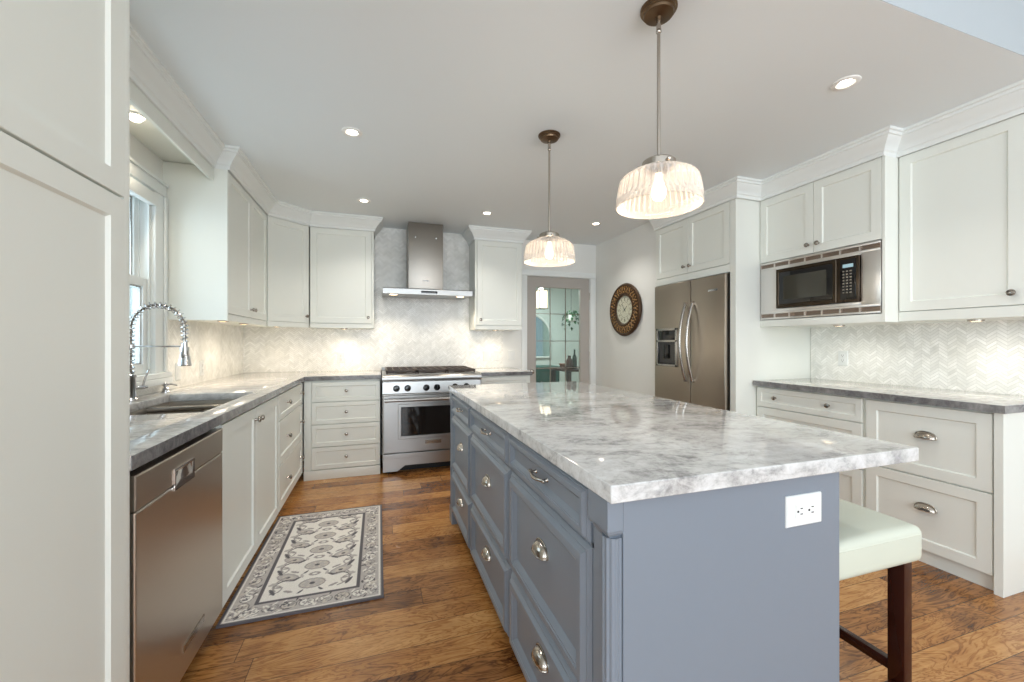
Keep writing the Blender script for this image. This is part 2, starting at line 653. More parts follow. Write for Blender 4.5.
# the dining end behind the photographer
bm = BM(); box(bm, XR, 4.3, -0.7, -0.6, 0, 3.05); box(bm, 4.2, 4.3, -3.7, -0.7, 0, 3.05); box(bm, XR, XR + 0.15, -0.6, 0.99, CEIL, 3.05); struct('wall_dining_right', bm, 'wall')
bm = BM()
box(bm, -3.2, -3.1, -3.7, -2.9, 0, 3.05); box(bm, -3.2, -3.1, -0.3, -0.1, 0, 3.05)
box(bm, -3.2, -3.1, -2.9, -0.3, 0, 0.6); box(bm, -3.2, -3.1, -2.9, -0.3, 2.4, 3.05)
box(bm, -3.2, XL - 0.16, -0.2, -0.1, 0, 3.05); box(bm, XL - 0.16, XL, -0.2, 0.99, CEIL, 3.05)
struct('wall_dining_left', bm, 'wall')
bm = BM()
box(bm, -3.2, -1.4, -3.7, -3.6, 0, 3.05); box(bm, 3.2, 4.3, -3.7, -3.6, 0, 3.05)
box(bm, -1.4, 3.2, -3.7, -3.6, 2.5, 3.05); box(bm, -1.4, 3.2, -3.7, -3.6, 0, 0.4)
struct('wall_dining_rear', bm, 'wall')

# tiled splashbacks
T0 = 0.915
bm = BM(); box(bm, XL + 0.009, 1.395, YB - 0.009, YB, T0, CEIL); struct('wall_back_tile', bm, 'tile_x')
bm = BM(); box(bm, XL, XL + 0.009, 3.05, YB, T0, 1.5); box(bm, XL, XL + 0.009, 1.33, 3.05, T0, 0.985); struct('wall_left_tile', bm, 'tile_y')
bm = BM(); box(bm, XR - 0.009, XR, 1.0, 2.45, T0, 1.6); struct('wall_right_tile', bm, 'tile_y')

# ------------------------------------------------------------------ window over the sink
wn = bpy.data.objects.new('window_1', None)
COL.objects.link(wn)
wn['kind'] = 'structure'
wn.location = (XL, 2.4, 1.0)
tag(wn, 'white double-hung window over the sink with a raised blind', 'window')
bm = BM()
cw = 0.12
c0, c1, c2, c3 = y0 - cw, y1 + cw, z0 - 0.02, z1 + 0.05
X = XL
box(bm, X, X + 0.022, c0, y0 + 0.01, z0, z1 - 0.011, 0.003)
box(bm, X, X + 0.022, y1 - 0.01, y1 + 0.105, z0, z1 - 0.011, 0.003)
box(bm, X + 0.0225, X + 0.034, y1 + 0.082, y1 + 0.11, z0, z1 - 0.011, 0.003)
box(bm, X, X + 0.028, c0, y1 + 0.112, z1 - 0.010, z1 + 0.056, 0.003)
box(bm, X, X + 0.036, c0 - 0.02, y1 + 0.118, z1 + 0.0565, z1 + 0.074, 0.003)
struct('casing', bm, 'trimw', wn)
bm = BM()
box(bm, X - 0.14, X + 0.055, c0 - 0.03, y1 + 0.115, z0 - 0.028, z0, 0.006)
box(bm, X + 0.009, X + 0.066, c0, y1 + 0.10, z0 - 0.066, z0 - 0.0285, 0.006)
struct('sill', bm, 'trimw', wn)
bm = BM()
for a, b_ in ((y0, y0 + 0.02), (y1 - 0.02, y1)):
    box(bm, X - 0.15, X, a, b_, z0, z1, 0.002)
box(bm, X - 0.15, X, y0, y1, z1 - 0.02, z1, 0.002)
for xx in (0.0, -0.048, -0.092):
    box(bm, X + xx - 0.008, X + xx, y1 - 0.032, y1 - 0.0205, z0, z1 - 0.0205)
struct('jamb', bm, 'trimw', wn)


def sash(nm, xc, za, zb):
    bm = BM()
    a, b_ = y0 + 0.022, y1 - 0.022
    for q in ((a, a + 0.05, za, zb), (b_ - 0.05, b_, za, zb), (a + 0.0505, b_ - 0.0505, za, za + 0.055), (a + 0.0505, b_ - 0.0505, zb - 0.05, zb)):
        box(bm, xc - 0.018, xc + 0.018, *q, 0.002)
    s_ = struct('sash', bm, 'trimw', wn)
    struct('sash_pane', box(BM(), xc - 0.003, xc + 0.003, a + 0.048, b_ - 0.048, za + 0.05, zb - 0.045), 'glass', s_)
    bm = BM()
    for q in ((a + 0.05, a + 0.057, za + 0.055, zb - 0.05), (b_ - 0.057, b_ - 0.05, za + 0.055, zb - 0.05), (a + 0.057, b_ - 0.057, za + 0.055, za + 0.062), (a + 0.057, b_ - 0.057, zb - 0.057, zb - 0.05)):
        box(bm, xc + 0.0035, xc + 0.008, *q)
    struct('glazing_bead', bm, 'pewter', s_)


sash('upper', X - 0.070, 1.53, z1 - 0.021)
sash('lower', X - 0.028, z0 + 0.002, 1.58)
bm = BM()
box(bm, X - 0.006, X + 0.030, y0 + 0.02, y1 - 0.012, 2.012, 2.078, 0.004)
box(bm, X + 0.0305, X + 0.036, y0 + 0.02, y1 - 0.012, 2.008, 2.080, 0.002)
struct('blind_headrail', bm, 'trimw', wn)

# ------------------------------------------------------------------ crown mouldings and light shelf
CROWN = [(0.0, 2.322), (0.010, 2.322), (0.012, 2.345), (0.020, 2.352), (0.024, 2.366), (0.038, 2.382), (0.056, 2.402), (0.064, 2.416), (0.072, 2.418), (0.074, 2.432), (0.084, 2.436), (0.084, CEIL), (0.0, CEIL)]


def sweep(path, prof, side):
    bm = BM()
    P = [Vector(p) for p in path]
    rings = []
    for i, p in enumerate(P):
        ns = []
        if i > 0:
            d = (P[i] - P[i - 1]).normalized(); ns.append(Vector((d.y, -d.x)) * side)
        if i < len(P) - 1:
            d = (P[i + 1] - P[i]).normalized(); ns.append(Vector((d.y, -d.x)) * side)
        if len(ns) == 2:
            n = (ns[0] + ns[1]) / (1 + ns[0].dot(ns[1]))
        else:
            n = ns[0]
        rings.append([(p.x + n.x * o, p.y + n.y * o, z) for o, z in prof])
    return loops(bm, rings)


XLU, YLU0, YLU1 = -0.926, 3.08, 4.044
XD, YBU = -0.631, 4.3155
XB1 = -0.048
struct('trim_1', sweep([(-1.0, 1.325), (-1.0, YLU0 - 0.01), (XLU + 0.004, YLU0 - 0.01), (XLU + 0.004, YLU1), (XD, YBU - 0.004), (XB1 + 0.004, YBU - 0.004), (XB1 + 0.004, YB - 0.01)], CROWN, 1), 'trimw')
struct('trim_2', sweep([(0.985, YB - 0.01), (0.985, YBU - 0.004), (1.532, YBU - 0.004), (1.532, YB)], CROWN, 1), 'trimw')
struct('trim_3', sweep([(2.616, 3.42), (2.616, 2.444), (2.856, 2.444), (2.856, 1.624), (2.971, 1.624), (2.971, 1.07), (XR, 1.07)], CROWN, 1), 'trimw')
bm = BM()
box(bm, -1.02, -1.0, 1.325, YLU0 - 0.003, 2.243, 2.335, 0.002)
box(bm, XL, -1.02, 1.325, YLU0 - 0.003, 2.335, 2.355)
box(bm, XL, -1.01, 1.325, YLU0 - 0.003, 2.40, CEIL)
struct('trim_4', bm, 'white')

# ------------------------------------------------------------------ doorway to the next room
bm = BM()
for a, b_ in ((DOOR[0] - 0.055, DOOR[0] + 0.012), (DOOR[1] - 0.012, DOOR[1] + 0.055)):
    box(bm, a, b_, YB - 0.018, YB, 0, DOOR[2] - 0.0125, 0.003)
box(bm, DOOR[0] - 0.056, DOOR[1] + 0.056, YB - 0.019, YB, DOOR[2] - 0.012, DOOR[2] + 0.055, 0.004)
box(bm, DOOR[0], DOOR[0] + 0.015, YB, YB + 0.14, 0, DOOR[2])
box(bm, DOOR[1] - 0.015, DOOR[1], YB, YB + 0.14, 0, DOOR[2])
box(bm, DOOR[0], DOOR[1], YB, YB + 0.14, DOOR[2] - 0.015, DOOR[2])
struct('trim_5', bm, 'trimw')
dr = bpy.data.objects.new('door_1', None)
COL.objects.link(dr)
dr['kind'] = 'structure'
dr.location = (2.12, YB + 0.02, 0)
tag(dr, 'taupe interior door with a leaded glass panel', 'door')
a, b_ = DOOR[0] + 0.017, DOOR[1] - 0.017
g0, g1, gz0, gz1 = a + 0.105, b_ - 0.115, 0.30, DOOR[2] - 0.135
bm = BM()
yd = YB + 0.012
for q in ((a, g0, 0.008, DOOR[2] - 0.018), (g1, b_, 0.008, DOOR[2] - 0.018), (g0, g1, 0.008, gz0), (g0, g1, gz1, DOOR[2] - 0.018)):
    box(bm, q[0], q[1], yd, yd + 0.04, q[2], q[3])
for q in ((g0, g0 + 0.012, gz0, gz1), (g1 - 0.012, g1, gz0, gz1), (g0, g1, gz0, gz0 + 0.012), (g0, g1, gz1 - 0.012, gz1)):
    box(bm, q[0], q[1], yd - 0.004, yd + 0.044, q[2], q[3], 0.002)
struct('door_leaf', bm, 'taupe', dr)
struct('glass_panel', box(BM(), g0 + 0.004, g1 - 0.004, yd + 0.017, yd + 0.023, gz0 + 0.004, gz1 - 0.004), 'doorglass', dr)
bm = BM()
for i in (1, 2):
    xx = g0 + (g1 - g0) * i / 3
    box(bm, xx - 0.004, xx + 0.004, yd + 0.013, yd + 0.027, gz0, gz1)
zz = gz1 - 0.335
while zz > gz0:
    box(bm, g0, g1, yd + 0.013, yd + 0.027, zz - 0.004, zz + 0.004)
    zz -= 0.335
struct('lead_came', bm, 'pewter', dr)
bm = BM()
mt = F(a + 0.05, yd, 0.86, 0)
lathe(bm, [(0.026, 0), (0.026, 0.006), (0.011, 0.010), (0.010, 0.035), (0.024, 0.045), (0.027, 0.056), (0.02, 0.066), (0.004, 0.069)], 20, mt @ Matrix.Rotation(R(90), 4, 'X'))
struct('door_knob', bm, 'nickel', dr)
bm = BM()
for zq in (0.25, 1.05, 1.80):
    tube(bm, [(b_ + 0.004, yd - 0.006, zq - 0.045), (b_ + 0.004, yd - 0.006, zq + 0.045)], 0.006, 8)
struct('hinge', bm, 'nickel', dr)

# the room beyond the glass
bm = BM()
box(bm, -0.4, -0.3, YB + 0.14, 7.6, 0, CEIL); box(bm, 4.2, 4.3, YB + 0.14, 7.6, 0, CEIL); box(bm, -0.4, 4.3, 7.5, 7.6, 0, CEIL)
struct('wall_next_room', bm, paint('sage_paint', (206, 213, 210), 0.6))
bm = BM(); box(bm, -0.4, 4.3, YB + 0.14, 7.6, CEIL, CEIL + 0.1); struct('ceiling_next_room', bm, 'ceil')
area('next_room_fill', (2.2, 6.0, 2.42), (0, 0, 0), 0.9, 0.9, 90, (0.93, 1.0, 0.97))  # added area light without a fixture, brightens the room behind the glass

# ------------------------------------------------------------------ left run: pantry, dishwasher, sink base, drawers
CT = 0.915
LF = -0.645       # carcass front plane of the left run (doors stand 2 cm proud)
t = thing('pantry_cabinet', 'tall white pantry cabinet beside the dishwasher at the left edge', 'cabinet', (-0.94, 0.9, 0))
mt = F(-0.636, 0, 0, FXP)
obj('body', box(BM(), XL + 0.021, -0.636, 0.50, 1.322, 0.0, CEIL - 0.001, 0.0015), 'white', t)
obj('end_stile', box(BM(), -0.636, -0.618, 1.297, 1.322, 0.0, CEIL - 0.001, 0.0015), 'white', t)
d = obj('door', front_bm(0.535, 1.294, 0.10, 1.574, 0.02, SHAKER, mt), 'white', t)
d.name = 'door'
knob(d, mt, 0.57, 1.05)
d = obj('door', front_bm(0.535, 1.294, 1.580, 2.40, 0.02, SHAKER, mt), 'white', t)
knob(d, mt, 0.57, 1.64)

t = thing('dishwasher', 'stainless steel dishwasher below the worktop beside the tall pantry', 'dishwasher', (-0.95, 1.69, 0))
mt = F(-0.655, 0, 0, FXP)
obj('body', box(BM(), XL + 0.04, -0.66, 1.345, 1.998, 0.09, 0.862), 'dark', t)
bm = front_bm(1.352, 1.996, 0.095, 0.752, 0.035, [(0, 0.004), (0.002, 0.001), (0.005, 0)], mt)
obj('door', bm, 'dwsteel', t)
bm = front_bm(1.352, 1.996, 0.756, 0.852, 0.0355, [(0, 0.003), (0.002, 0.0008), (0.004, 0)], mt)
cp = obj('control_panel', bm, 'dwsteel', t)
bm = BM()
# recessed pocket handle in the middle of the door
loops(bm, [[(1.565, -0.0357, 0.738), (1.71, -0.0357, 0.738), (1.71, -0.0357, 0.806), (1.565, -0.0357, 0.806)],
           [(1.565, -0.0395, 0.738), (1.71, -0.0395, 0.738), (1.71, -0.0395, 0.806), (1.565, -0.0395, 0.806)],
           [(1.572, -0.0395, 0.746), (1.703, -0.0395, 0.746), (1.703, -0.0395, 0.799), (1.572, -0.0395, 0.799)],
           [(1.580, -0.0360, 0.764), (1.695, -0.0360, 0.764), (1.695, -0.0360, 0.795), (1.580, -0.0360, 0.795)]], mt)
obj('pocket_handle', bm, 'chrome', t)
bm = front_bm(1.63, 1.80, 0.175, 0.20, 0.004, [(0, 0.001), (0.002, 0)], F(-0.62, 0, 0, FXP))
obj('badge_plate', bm, 'nickel', t)
obj('kick_plate', box(BM(), -0.74, -0.725, 1.345, 1.998, 0.0, 0.09), 'dark', t)

mt = F(LF, 0, 0, FXP)
t = thing('sink_cabinet', 'white two-door base cabinet under the sink, right of the dishwasher', 'cabinet', (-0.95, 2.52, 0))
bm = box(BM(), XL + 0.021, LF, 2.003, 2.018, 0.085, 0.874)
box(bm, XL + 0.021, LF, 3.013, 3.028, 0.085, 0.874)
box(bm, XL + 0.021, LF, 2.018, 3.013, 0.085, 0.105)
box(bm, XL + 0.021, XL + 0.033, 2.018, 3.013, 0.105, 0.874)
obj('body', bm, 'white', t)
obj('kick_board', box(BM(), -0.705, -0.69, 2.003, 3.028, 0, 0.085), 'white', t)
d = obj('door', front_bm(2.010, 2.514, 0.09, 0.862, 0.02, SHAKER, mt), 'white', t)
knob(d, mt, 2.485, 0.80)
d = obj('door', front_bm(2.518, 3.022, 0.09, 0.862, 0.02, SHAKER, mt), 'white', t)
knob(d, mt, 2.548, 0.80)

t = thing('drawer_cabinet', 'white three-drawer base cabinet on the left, between sink doors and corner', 'cabinet', (-0.95, 3.48, 0), 'white drawer base cabinets')
obj('body', box(BM(), XL + 0.021, LF, 3.032, 3.925, 0.085, 0.874), 'white', t)
obj('kick_board', box(BM(), -0.705, -0.69, 3.032, 3.925, 0, 0.085), 'white', t)
for za, zb in ((0.690, 0.862), (0.388, 0.684), (0.090, 0.382)):
    d = obj('drawer', front_bm(3.04, 3.90, za, zb, 0.02, SHAKER_S if zb - za < 0.2 else SHAKER, mt), 'white', t)
    for yy in (3.28, 3.80):
        knob(d, mt, yy, (za + zb) / 2 + 0.01, s=1.1)

# back-left run
BF = 3.965
mt = F(0, BF, 0, 0)
t = thing('drawer_cabinet', 'white four-drawer base cabinet left of the range in the corner', 'cabinet', (-0.3, 4.3, 0), 'white drawer base cabinets')
obj('body', box(BM(), -0.623, 0.012, BF, YB - 0.021, 0.085, 0.874), 'white', t)
obj('corner_filler', box(BM(), -0.623, -0.566, BF - 0.012, BF, 0.085, 0.868, 0.002), 'white', t)
obj('kick_board', box(BM(), -0.623, 0.012, BF - 0.022, BF + 0.01, 0, 0.083, 0.003), 'white', t)
for za, zb in ((0.686, 0.858), (0.488, 0.680), (0.288, 0.482), (0.090, 0.282)):
    d = obj('drawer', front_bm(-0.562, 0.010, za, zb, 0.02, SHAKER_S, mt), 'white', t)
    knob(d, mt, -0.276, (za + zb) / 2 + 0.008, s=0.9)

t = thing('base_cabinet', 'white base cabinet right of the range, mostly behind the island', 'cabinet', (1.22, 4.3, 0))
obj('body', box(BM(), 0.962, 1.49, BF, YB - 0.021, 0.0, 0.874), 'white', t)
for xa, xb in ((0.966, 1.224), (1.228, 1.486)):
    d = obj('door', front_bm(xa, xb, 0.09, 0.684, 0.02, SHAKER, mt), 'white', t)
    knob(d, mt, xb - 0.03 if xa < 1 else xa + 0.03, 0.63)
d = obj('drawer', front_bm(0.966, 1.486, 0.690, 0.862, 0.02, SHAKER_S, mt), 'white', t)
knob(d, mt, 1.226, 0.78)

# worktops of the perimeter
SK = (-1.13, -0.712, 2.055, 2.80)      # sink cut-out
bm = BM()
zt0 = 0.8755
box(bm, XL, SK[0], 1.32, YB - 0.001, zt0, CT, 0.003)
box(bm, SK[1], -0.615, 1.32, YB - 0.001, zt0, CT, 0.003)
box(bm, SK[0], SK[1], 1.32, SK[2], zt0, CT, 0.003)
box(bm, SK[0], SK[1], SK[3], YB - 0.001, zt0, CT, 0.003)
box(bm, -0.615, 0.018, 3.93, YB - 0.001, zt0, CT, 0.003)
o = obj('worktop', bm, 'stone_p')
bm = BM()
box(bm, -0.6149, -0.6125, 1.32, 3.9275, zt0 + 0.0005, CT - 0.002)
box(bm, -0.6149, 0.018, 3.9275, 3.9299, zt0 + 0.0005, CT - 0.002)
obj('cut_edge', bm, 'stone_e', o)
tag(o, 'L-shaped grey stone worktop on the left holding the sink', 'countertop')
bm = BM(); box(bm, 0.958, 1.505, 3.93, YB - 0.001, zt0, CT, 0.003)
o = obj('worktop', bm, 'stone_p')
obj('cut_edge', box(BM(), 0.958, 1.505, 3.9275, 3.9299, zt0 + 0.0005, CT - 0.002), 'stone_e', o)
tag(o, 'short grey stone worktop between the range and the glass door', 'countertop')
bm = BM(); box(bm, 2.785, XR, 1.098, 2.446, zt0, CT, 0.003)
o = obj('worktop', bm, 'stone_p')
bm = BM()
box(bm, 2.7826, 2.7849, 1.0957, 2.446, zt0 + 0.0005, CT - 0.002)
box(bm, 2.7849, XR, 1.0957, 1.0979, zt0 + 0.0005, CT - 0.002)
obj('cut_edge', bm, 'stone_e', o)
tag(o, 'grey stone worktop on the right below the microwave', 'countertop')

# sink
t = thing('sink', 'double-bowl stainless undermount sink in the left worktop', 'sink', (-0.92, 2.42, 0.70))


def bowl(ya, yb, dep):
    bm = BM()
    xa, xb = SK[0] - 0.004, SK[1] + 0.004
    zt = zt0 - 0.0005
    ls = []
    for i, z in ((-0.012, zt), (0.0, zt), (0.004, zt - 0.02), (0.010, zt - dep + 0.03), (0.035, zt - dep)):
        ls.append([(xa + i, ya + i, z), (xb - i, ya + i, z), (xb - i, yb - i, z), (xa + i, yb - i, z)])
    loops(bm, ls, None, cap0=False)
    return bm


obj('bowl', bowl(SK[2] - 0.004, 2.572, 0.19), 'sinksteel', t)
obj('bowl', bowl(2.598, SK[3] + 0.004, 0.19), 'sinksteel', t)
obj('divider', box(BM(), SK[0] - 0.004, SK[1] + 0.004, 2.566, 2.604, zt0 - 0.03, zt0 - 0.001, 0.006), 'steel', t)
for yy in (2.31, 2.70):
    obj('drain', lathe(BM(), [(0.045, 0), (0.045, 0.003), (0.03, 0.004), (0.028, 0.001), (0.002, 0.001)], 24, Matrix.Translation((-0.92, yy, zt0 - 0.1885))), 'chrome', t)

# spring faucet
fx, fy = -1.205, 2.585
t = thing('kitchen_faucet', 'chrome spring pull-down faucet standing behind the sink', 'faucet', (fx, fy, CT))
bm = lathe(BM(), [(0.027, 0), (0.027, 0.006), (0.021, 0.012), (0.021, 0.115), (0.023, 0.12), (0.023, 0.13), (0.013, 0.14)], 24, Matrix.Translation((fx, fy, CT)))
obj('base', bm, 'chrome', t)
bm = BM()
tube(bm, [(fx + 0.012, fy + 0.012, CT + 0.062), (fx + 0.034, fy + 0.034, CT + 0.062), (fx + 0.048, fy + 0.048, CT + 0.063)], [0.011, 0.011, 0.008], 12)
tube(bm, [(fx + 0.034, fy + 0.034, CT + 0.062), (fx + 0.040, fy + 0.038, CT + 0.10), (fx + 0.056, fy + 0.046, CT + 0.155)], [0.006, 0.005, 0.0045], 10)
obj('lever', bm, 'chrome', t)
bm = BM()
RA = 0.115
top = CT + 0.37
arc = [(fx, fy, CT + 0.13), (fx, fy, CT + 0.25)]
for i in range(0, 25):
    a_ = PI - PI * i / 24
    arc.append((fx + RA + RA * math.cos(a_), fy, top + RA * 1.05 * math.sin(a_)))
arc.append((fx + 2 * RA, fy, top - 0.085))
tube(bm, arc, 0.0062, 10)
obj('hose', bm, 'pewter', t)
bm = BM()
# coil around the arch
dense = []
cum = [0.0]
A_ = [Vector(p) for p in arc]
for p, q in zip(A_, A_[1:]):
    cum.append(cum[-1] + (q - p).length)
tot = cum[-1]


def at(s):
    for i in range(len(cum) - 1):
        if s <= cum[i + 1] or i == len(cum) - 2:
            u_ = (s - cum[i]) / max(1e-6, cum[i + 1] - cum[i])
            return A_[i].lerp(A_[i + 1], u_), (A_[i + 1] - A_[i]).normalized()


turns = 34
for i in range(turns * 10 + 1):
    s = tot * i / (turns * 10)
    p, tg = at(s)
    nrm = Vector((0, 1, 0))
    bn = tg.cross(nrm).normalized()
    an = 2 * PI * i / 10
    dense.append(p + nrm * (0.0155 * math.cos(an)) + bn * (0.0155 * math.sin(an)))
tube(bm, dense, 0.0033, 5)
obj('spring', bm, 'chrome', t)
bm = BM()
hx = fx + 2 * RA
lathe(bm, [(0.012, 0.0), (0.0125, -0.03), (0.017, -0.035), (0.018, -0.075), (0.024, -0.12), (0.027, -0.145), (0.025, -0.15), (0.01, -0.151)], 24, Matrix.Translation((hx, fy, top - 0.075)) @ Matrix.Diagonal((1.12, 1.12, 0.82, 1)))
box(bm, hx - 0.008, hx + 0.008, fy - 0.030, fy - 0.018, top - 0.155, top - 0.12, 0.003)
obj('spray_head', bm, 'chrome', t)
bm = BM()
tube(bm, [(fx, fy, CT + 0.275), (fx + 0.08, fy, CT + 0.275), (hx - 0.018, fy, CT + 0.275)], 0.004, 8)
lathe(bm, [(0.014, -0.012), (0.016, -0.012), (0.016, 0.012), (0.014, 0.012)], 20, Matrix.Translation((fx, fy, CT + 0.275)))
lathe(bm, [(0.0195, -0.010), (0.021, -0.010), (0.021, 0.010), (0.0195, 0.010)], 20, Matrix.Translation((hx, fy, CT + 0.262)))
tube(bm, [(hx - 0.018, fy, CT + 0.275), (hx - 0.018, fy, CT + 0.275)], 0.004, 8)
obj('holder_arm', bm, 'chrome', t)

t = thing('soap_dispenser', 'small chrome soap dispenser on the worktop behind the sink', 'soap dispenser', (-1.20, 2.93, CT))
obj('base', lathe(BM(), [(0.021, 0), (0.021, 0.005), (0.016, 0.009), (0.016, 0.024), (0.012, 0.028), (0.007, 0.032), (0.007, 0.040)], 20, Matrix.Translation((-1.20, 2.93, CT))), 'chrome', t)
bm = lathe(BM(), [(0.012, 0.038), (0.013, 0.041), (0.013, 0.054), (0.009, 0.059)], 18, Matrix.Translation((-1.20, 2.93, CT)))
tube(bm, [(-1.195, 2.93, CT + 0.048), (-1.16, 2.915, CT + 0.050), (-1.135, 2.905, CT + 0.043)], [0.006, 0.005, 0.004], 8)
obj('pump_spout', bm, 'chrome', t)

# ------------------------------------------------------------------ upper cabinets, left and back
ZB, ZT = 1.40, 2.322
RAIL = 0.035
t = thing('upper_cabinet', 'white two-door upper cabinet between the window and the diagonal corner', 'cabinet', (-1.1, 3.56, ZB), 'white upper cabinets')
mt = F(XLU - 0.02, 0, 0, FXP)
obj('body', box(BM(), XL, XLU - 0.02, YLU0 + 0.002, YLU1 - 0.004, ZB - RAIL, ZT + 0.01, 0.001), 'white', t)
obj('end_panel', box(BM(), XL, XLU, YLU0 - 0.016, YLU0, ZB - RAIL - 0.012, ZT + 0.01, 0.0015), 'white', t)
obj('light_rail', box(BM(), XLU - 0.02, XLU - 0.004, YLU0 + 0.001, YLU1 - 0.002, ZB - RAIL - 0.012, ZB - 0.004, 0.002), 'white', t)
ym = (YLU0 + YLU1) / 2 + 0.03
d = obj('door', front_bm(YLU0 + 0.006, ym - 0.0015, ZB, ZT, 0.02, SHAKER, mt), 'white', t)
knob(d, mt, ym - 0.032, ZB + 0.06)
d = obj('door', front_bm(ym + 0.0015, YLU1 - 0.006, ZB, ZT, 0.02, SHAKER, mt), 'white', t)
knob(d, mt, ym + 0.032, ZB + 0.06)

t = thing('upper_cabinet', 'white single-door upper cabinet set diagonally across the left corner', 'cabinet', (-1.0, 4.35, ZB), 'white upper cabinets')
dv = Vector((XD - XLU, YBU - YLU1, 0))
Ld = dv.length
ang = math.degrees(math.atan2(dv.y, dv.x))
nrm = Vector((dv.y, -dv.x, 0)).normalized()
pc = Vector((XLU, YLU1, 0)) - nrm * 0.02
mt = F(pc.x, pc.y, 0, ang)
pts = [(XL, YLU1 + 0.002), (pc.x, YLU1 + 0.002), (pc.x + dv.x * 1.0, pc.y + dv.y), (XD - 0.004, YBU + 0.01), (XD - 0.004, YB), (XL, YB)]
pts = [(XL, YLU1), (XLU - 0.018, YLU1), (pc.x + dv.x + 0.004, pc.y + dv.y), (XD - 0.006, YB - 0.01), (XL, YB - 0.01)]
bm = BM()
loops(bm, [[(x, y, z) for x, y in pts] for z in (ZB - RAIL, ZT + 0.01)])
obj('body', bm, 'white', t)
obj('light_rail', mbox(mt, 0.004, Ld - 0.004, -0.018, 0.0, ZB - RAIL - 0.012, ZB - 0.004), 'white', t)
d = obj('door', front_bm(0.006, Ld - 0.006, ZB, ZT, 0.02, SHAKER, mt), 'white', t)
knob(d, mt, Ld - 0.036, ZB + 0.06)

t = thing('upper_cabinet', 'white single-door upper cabinet directly left of the range hood', 'cabinet', (-0.34, 4.46, ZB), 'white upper cabinets')
mt = F(0, YBU + 0.02, 0, 0)
obj('body', box(BM(), XD, XB1 - 0.001, YBU + 0.02, YB - 0.009, ZB - RAIL - 0.012, ZT + 0.01, 0.001), 'white', t)
obj('light_rail', box(BM(), XD + 0.004, XB1, YBU + 0.004, YBU + 0.02, ZB - RAIL - 0.012, ZB - 0.004, 0.002), 'white', t)
d = obj('door', front_bm(XD + 0.006, XB1 - 0.022, ZB, ZT, 0.02, SHAKER, mt), 'white', t)
knob(d, mt, XB1 - 0.052, ZB + 0.06)
obj('end_stile', box(BM(), XB1 - 0.018, XB1, YBU, YBU + 0.02, ZB - RAIL - 0.012, ZT, 0.0015), 'white', t)

t = thing('upper_cabinet', 'white narrow upper cabinet between the range hood and the glass door', 'cabinet', (1.26, 4.46, ZB), 'white upper cabinets')
obj('body', box(BM(), 0.989, 1.528, YBU + 0.02, YB - 0.009, ZB - RAIL - 0.012, ZT + 0.01, 0.001), 'white', t)
obj('light_rail', box(BM(), 0.989, 1.528, YBU + 0.004, YBU + 0.02, ZB - RAIL - 0.012, ZB - 0.004, 0.002), 'white', t)
obj('end_stile', box(BM(), 0.989, 1.010, YBU, YBU + 0.02, ZB - RAIL - 0.012, ZT, 0.0015), 'white', t)
d = obj('door', front_bm(1.014, 1.525, ZB, ZT, 0.02, SHAKER, mt), 'white', t)
knob(d, mt, 1.05, ZB + 0.06)

# ------------------------------------------------------------------ range hood
HX0, HX1, HY = 0.036, 0.918, 4.12
t = thing('range_hood', 'stainless chimney range hood over the range', 'range hood', (0.477, 4.62, 1.68))
bm = BM()
prof = [(HY, 1.688), (HY, 1.738), (HY + 0.02, 1.748), (4.30, 1.756), (YB - 0.0095, 1.756), (YB - 0.0095, 1.70), (HY + 0.03, 1.69)]
loops(bm, [[(x, y, z) for y, z in prof] for x in (HX0, HX1)])
obj('canopy', bm, 'steelh', t)
obj('chimney', box(BM(), 0.289, 0.642, 4.30, YB - 0.0095, 1.754, CEIL - 0.001, 0.002), 'chimney', t)
obj('control_strip', box(BM(), 0.40, 0.56, HY - 0.003, HY + 0.001, 1.700, 1.724, 0.001), 'black', t)
obj('badge_plate', box(BM(), 0.435, 0.495, 4.297, 4.301, 1.845, 1.857, 0.001), 'chrome', t)
for xx in (0.36, 0.57):
    bm = lathe(BM(), [(0.006, 0), (0.006, 0.003), (0.002, 0.004)], 12, F(xx, 4.30, 2.30, 0) @ Matrix.Rotation(R(90), 4, 'X'))
    obj('screw', bm, 'chrome', t)
for xx in (0.14, 0.815):
    obj('hood_lamp', lathe(BM(), [(0.038, 0), (0.038, -0.004), (0.03, -0.005)], 20, Matrix.Translation((xx, 4.26, 1.6955))), 'puck', t)
    d_ = bpy.data.lights.new('hood_light', 'SPOT')
    d_.energy = 10; d_.color = (1.0, 0.86, 0.68); d_.spot_size = R(130); d_.spot_blend = 0.7; d_.shadow_soft_size = 0.04
    o_ = bpy.data.objects.new('hood_light', d_); COL.objects.link(o_); o_.location = (xx, 4.24, 1.672); o_.rotation_euler = (R(4), 0, 0)

